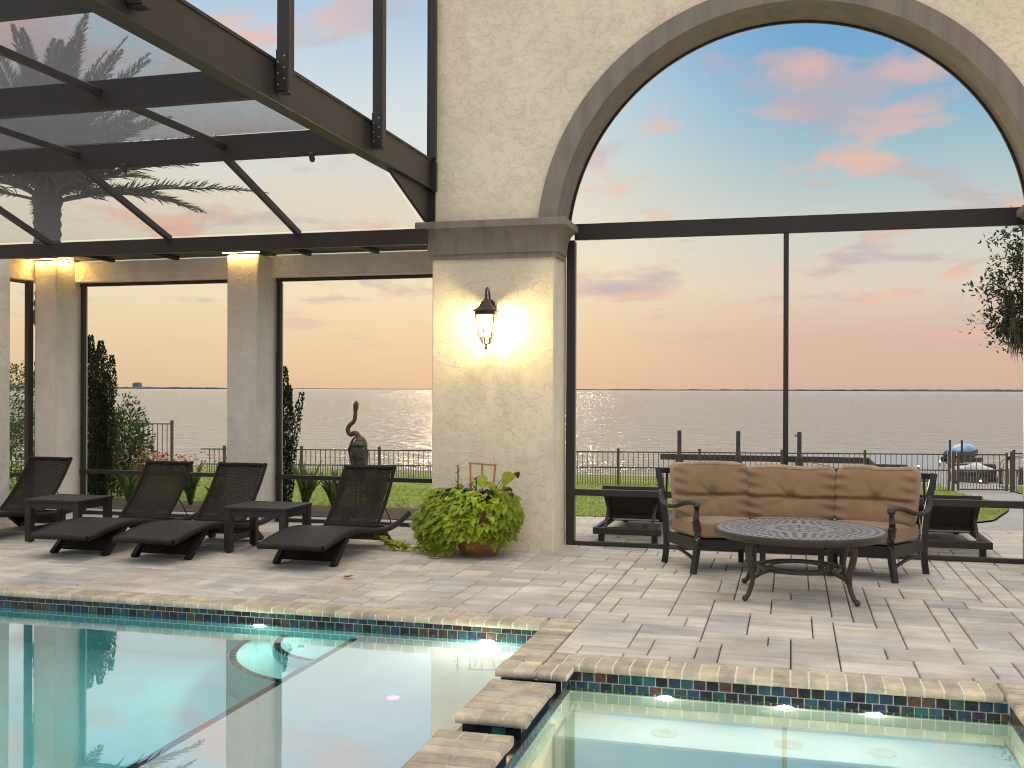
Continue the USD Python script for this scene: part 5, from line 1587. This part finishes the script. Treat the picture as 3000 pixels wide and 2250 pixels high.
for k_ in range(1, 8):
    p = at(.163 + k_ * .979 / 8)
    obj('picket', box(p[0] - .008, p[0] + .008, p[1] - .008, p[1] + .008, -.56, FZ - .045), 'fence_metal', ga, world=True)
for k_ in range(8):
    p = at(.163 + (k_ + .5) * .979 / 8)
    obj('short_picket', box(p[0] - .008, p[0] + .008, p[1] - .008, p[1] + .008, -.56, -.15), 'fence_metal', ga, world=True)
p = at(.09)
obj('latch', box(p[0] - .03, p[0] + .03, p[1] - .045, p[1] - .026, FZ - .14, FZ - .06, .004), 'black_iron', gs_, world=True)
for z in (FZ - .12, -.45):
    p = at(1.225)
    obj('hinge', box(p[0] - .025, p[0] + .025, p[1] - .02, p[1] + .02, z, z + .06, .003), 'black_iron', ga, world=True)

DZ = -1.0
dk = thing('dock', 'grey board dock running from the garden gate out over the water', 'dock', (4.8, 27.2, DZ))


def boards(x0, x1, y0, y1, along='y'):
    y = y0
    while y < y1 - .05:
        d = min(.29, y1 - y)
        yield box(x0, x1, y + .006, y + d - .006, DZ - .04, DZ)
        y += .29


for m in boards(3.9, 5.6, 27.3, 39.0):
    obj('board', m, 'dock_board', dk, world=True)
for m in boards(2.9, 6.2, 39.0, 46.0):
    obj('board', m, 'dock_board', dk, world=True)
for m in ():
    pass
obj('fascia', box(2.88, 2.90, 39.0, 46.0, DZ - .34, DZ - .01), 'dock_timber', dk, world=True)
obj('fascia', box(2.9, 3.88, 38.98, 39.0, DZ - .34, DZ - .01), 'dock_timber', dk, world=True)
obj('fascia', box(3.88, 3.90, 27.3, 39.0, DZ - .26, DZ - .01), 'dock_timber', dk, world=True)
obj('fascia', box(5.6, 5.62, 27.3, 39.0, DZ - .26, DZ - .01), 'dock_timber', dk, world=True)
for y in (30, 33.5, 37, 41, 45):
    for x in (4.0, 5.5):
        obj('pile', lathe([(.12, -4.0), (.11, DZ - .05)], 10, x, y), 'dock_timber', dk, world=True)
obj('ramp', box(4.0, 5.5, 26.9, 27.35, -.9, -.655), 'concrete', dk, world=True)
fg = thing('finger_pier', 'long dark timber finger pier with grey decking in front of the mooring piles', 'pier', (-1, 43.6, DZ))
for k_, m in enumerate(box(-5.1 + q * .4 + .006, -5.1 + (q + 1) * .4 - .006, 42.6, 44.6, DZ - .04, DZ) for q in range(20)):
    obj('board', m, 'dock_board', fg, world=True)
obj('beam', box(-5.15, 2.88, 42.56, 42.6, DZ - .24, DZ - .005), 'dock_timber', fg, world=True)
obj('beam', box(-5.15, 2.88, 44.6, 44.64, DZ - .24, DZ - .005), 'dock_timber', fg, world=True)
for q, (x, lab) in enumerate(((-4.36, 'tall dark mooring pile nearest the big pier, behind the sofa'), (-2.04, 'tall dark mooring pile just left of the screen mullion'), (.30, 'tall dark mooring pile just right of the screen mullion'))):
    t = thing('mooring_pile', lab, 'pile', (x, 42.35, SEA))
    obj('shaft', lathe([(.085, -2.2), (.085, 1.93), (.07, 1.97), (.0, 1.975)], 12), 'dock_timber', t, 40)
    obj('collar', lathe([(.155, -2.2), (.155, .95), (.12, 1.0)], 12), 'dock_timber', t, 40)
    if q == 2:
        obj('bracket', box(-.19, -.07, -.05, .05, 1.78, 1.88, .01), 'steel', t)
tl = thing('mooring_rope', 'thin rope sagging from the right mooring pile', 'rope', (.3, 42.3, -1.1))
obj('line', tube(smoothed([(.1, 0, 0), (.9, .1, -.22), (1.7, .2, -.38), (2.5, .4, -.45)], 12), .012, 5), 'dock_timber', tl)

# ---------------------------------------------------------------- two personal watercraft on the dock
def watercraft(label, loc, rz, cover, scale=1.0):
    t_ = thing('jet_ski', label, 'jet ski', loc, rz)
    S = scale
    v, f = rounded_cube(12, 3.2)
    x, y, z = v.T
    bow = np.clip((y + .2) / 1.2, 0, 1)
    hull = np.c_[x * .42 * (1 - .72 * bow ** 2), y * 1.05, .30 + z * .26 * (1 - .15 * bow) + .16 * bow ** 2]
    obj('hull', (hull * S, f), 'hull_dark', t_, True)
    v, f = rounded_cube(18, 2.6)
    x, y, z = v.T
    deck = np.c_[x * .36 * (1 - .65 * np.clip((y + .1) / 1.1, 0, 1) ** 2), y * 1.0, .52 + np.maximum(z, -.3) * (.17 + .17 * np.exp(-((y - .15) / .33) ** 2)) + .012 * np.sin(9 * x + 5 * y)]
    obj('cover' if cover else 'seat_deck', (deck * S, f), cover or 'hull_white', t_, True)
    for s in (-1, 1):
        obj('cover_strap' if cover else 'grip', tube(np.array([(s * .02, .12, .86), (s * .18, .18, .80), (s * .33, .22, .62)]) * S, .012, 6), 'hull_dark' if not cover else 'cover_white', t_)
        obj('bunk', box(s * .30 - .04, s * .30 + .04, -.85 * S, .9 * S, -.02, .14, .01), 'dock_timber', t_)
    return t_


j1 = watercraft('jet ski under a blue and white cover on a dark lift', (5.60, 38.3, -.80), -.9, 'cover_blue', .70)
v, f = rounded_cube(14, 2.4)
obj('cover_panel', (np.c_[v[:, 0] * .15, v[:, 1] * .46 + .08, .42 + v[:, 2] * .175], f), 'cover_white', j1, True)
jl = thing('lift_platform', 'dark box-like lift platform under the covered jet ski', 'boat lift', (5.75, 38.4, -1.3))
obj('float', box(-.70, .80, -.9, .9, 0, .46, .03), 'hull_dark', jl)
obj('deck_plate', box(-.68, .78, -.88, .88, .461, .485, .005), 'dock_board', jl)
for x, y in ((-.62, -.84), (-.25, -.84)):
    obj('guide_post', tube([(x, y, .4), (x, y, 1.25)], .035, 8), 'dock_timber', jl)
watercraft('uncovered jet ski with pale seat and dark hull on the dock side', (5.02, 32.2, -.98), -2.15, None, .62)
for q, (x, y, lab) in enumerate(((4.95, 38.6, 'small warm dock light beside the lift platform'), (4.92, 33.1, 'small warm dock light in front of the uncovered jet ski'), (4.96, 30.6, 'small warm dock light nearest the garden gate'), (3.98, 36.0, 'small warm dock light above the right sofa cushion'))):
    t = thing('dock_light', lab, 'light', (x, y, DZ))
    st_ = obj('stem', lathe([(.03, 0), (.02, .02), (.02, .14)], 8), 'bronze_bracket', t)
    obj('lens', lathe([(.026, .141), (.030, .16), (.018, .18), (.002, .185)], 10), 'dock_lamp', st_, True)
t = thing('dock_ladder', 'bent steel ladder rail by the dock at the right edge', 'ladder', (5.9, 31.0, DZ))
for y in (0, .45):
    obj('hand_rail', tube(smoothed([(-.32, y, -.3), (-.32, y, .45), (-.27, y, .66), (-.12, y, .74), (.5, y, .74), (.62, y, .60), (.64, y, -.3)], 24), .022, 8), 'steel', t, True)
obj('step', bar((-.32, 0, .1), (-.32, .45, .1), .05, .03), 'steel', t)
t = thing('dock_box', 'small dark box standing right of the gate by the water', 'box', (5.70, 29.3, DZ))
obj('body', box(0, .36, 0, .4, 0, .34, .03), 'hull_dark', t)
obj('lid', box(-.02, .26, 0.0, .4, .345, .62, .03), 'hull_dark', t)
for x in (5.34, 5.58):
    t = thing('dock_post', 'pale stubby timber post beside the dock, ' + ('left' if x < 5.4 else 'right') + ' one of the pair behind the gate', 'post', (x, 30.0, -2.0))
    obj('shaft', box(-.045, .045, -.045, .045, -1.5, 1.55, .01), 'dock_timber', t)
# timber frame beyond the tall fence
sw = thing('swing_frame', 'brown timber swing frame standing beyond the tall left fence', 'swing', (-17.4, 24.6, -.65))
obj('top_beam', bar((-.52, 0, .78), (.50, 0, .80), .08, .08), 'trellis_wood', sw)
for x in (-.42, .42):
    obj('post', bar((x, 0, -.2), (x, 0, .74), .07, .07, (0, 1, 0)), 'trellis_wood', sw)
for x in (-.25, .2):
    obj('rope', tube([(x, 0, .74), (x + .05, 0, .1)], .01, 5), 'dock_timber', sw)
obj('seat', box(-.24, .30, -.15, .15, .06, .10, .01), 'trellis_wood', sw)
# stair rail seen through the narrow bay
t = thing('hand_rail', 'sloping grey timber hand rail behind the narrow left bay', 'railing', (-12.3, 14.6, 0))
obj('rail', bar((-.9, 0, .62), (.6, 0, 1.32), .05, .09), 'dock_board', t)
for x in (-.8, .5):
    obj('post', bar((x, 0, -.1), (x, 0, .66 + (x + .8) * .466), .05, .05, (0, 1, 0)), 'dock_board', t)


# ================================================================ sling chaises on the outer terrace
def chaise(label, loc, rz):
    t_ = thing('sling_chaise', label, 'lounger', loc, rz, group='sling chaises facing the water')
    w = .335
    # local: head at y = 0, feet towards +y (the sea)
    for s in (-1, 1):
        obj('side_rail', box(s * w - .022, s * w + .022, 0, 1.95, .085, .155, .004), 'dark_wood', t_)
        for y in (.06, 1.75):
            obj('leg', box(s * (w - .055) - .03, s * (w - .055) + .03, y, y + .07, 0, .085, .004), 'dark_wood', t_)
        obj('back_stile', bar((s * (w - .06), .72, .16), (s * (w - .055), .24, .555), .04, .045), 'dark_wood', t_)
        obj('back_brace', bar((s * (w - .09), .10, .12), (s * (w - .085), .42, .375), .028, .04), 'dark_wood', t_)
    obj('end_rail', box(-w + .023, w - .023, 0, .045, .085, .152, .004), 'dark_wood', t_)
    obj('cross_rail', box(-w + .023, w - .023, .20, .24, .095, .135, .003), 'dark_wood', t_)
    obj('cross_rail', box(-w + .023, w - .023, 1.2, 1.24, .095, .135, .003), 'dark_wood', t_)
    obj('back_rail', bar((-w + .05, .242, .547), (w - .05, .242, .547), .04, .05), 'dark_wood', t_)
    obj('back_rail', bar((-w + .05, .66, .205), (w - .05, .66, .205), .035, .04), 'dark_wood', t_)
    v = np.array([[-w + .08, .70, .172], [w - .08, .70, .172], [w - .08, .255, .54], [-w + .08, .255, .54]])
    v = np.vstack([v, v + [0, .010, .012]])
    obj('back_sling', arr((v, np.array([[0, 1, 2, 3], [7, 6, 5, 4], [0, 4, 5, 1], [1, 5, 6, 2], [2, 6, 7, 3], [3, 7, 4, 0]]))), 'sling', t_)
    obj('seat_sling', box(-w + .025, w - .025, .74, 1.9, .140, .150), 'sling', t_)
    return t_


c1 = chaise('dark sling chaise outside, seen from behind left of the sofa', (-1.655, 10.80, 0), .0)
dup(c1, (1.50, 10.78, 0), .0, 'dark sling chaise outside, seen from behind right of the sofa')
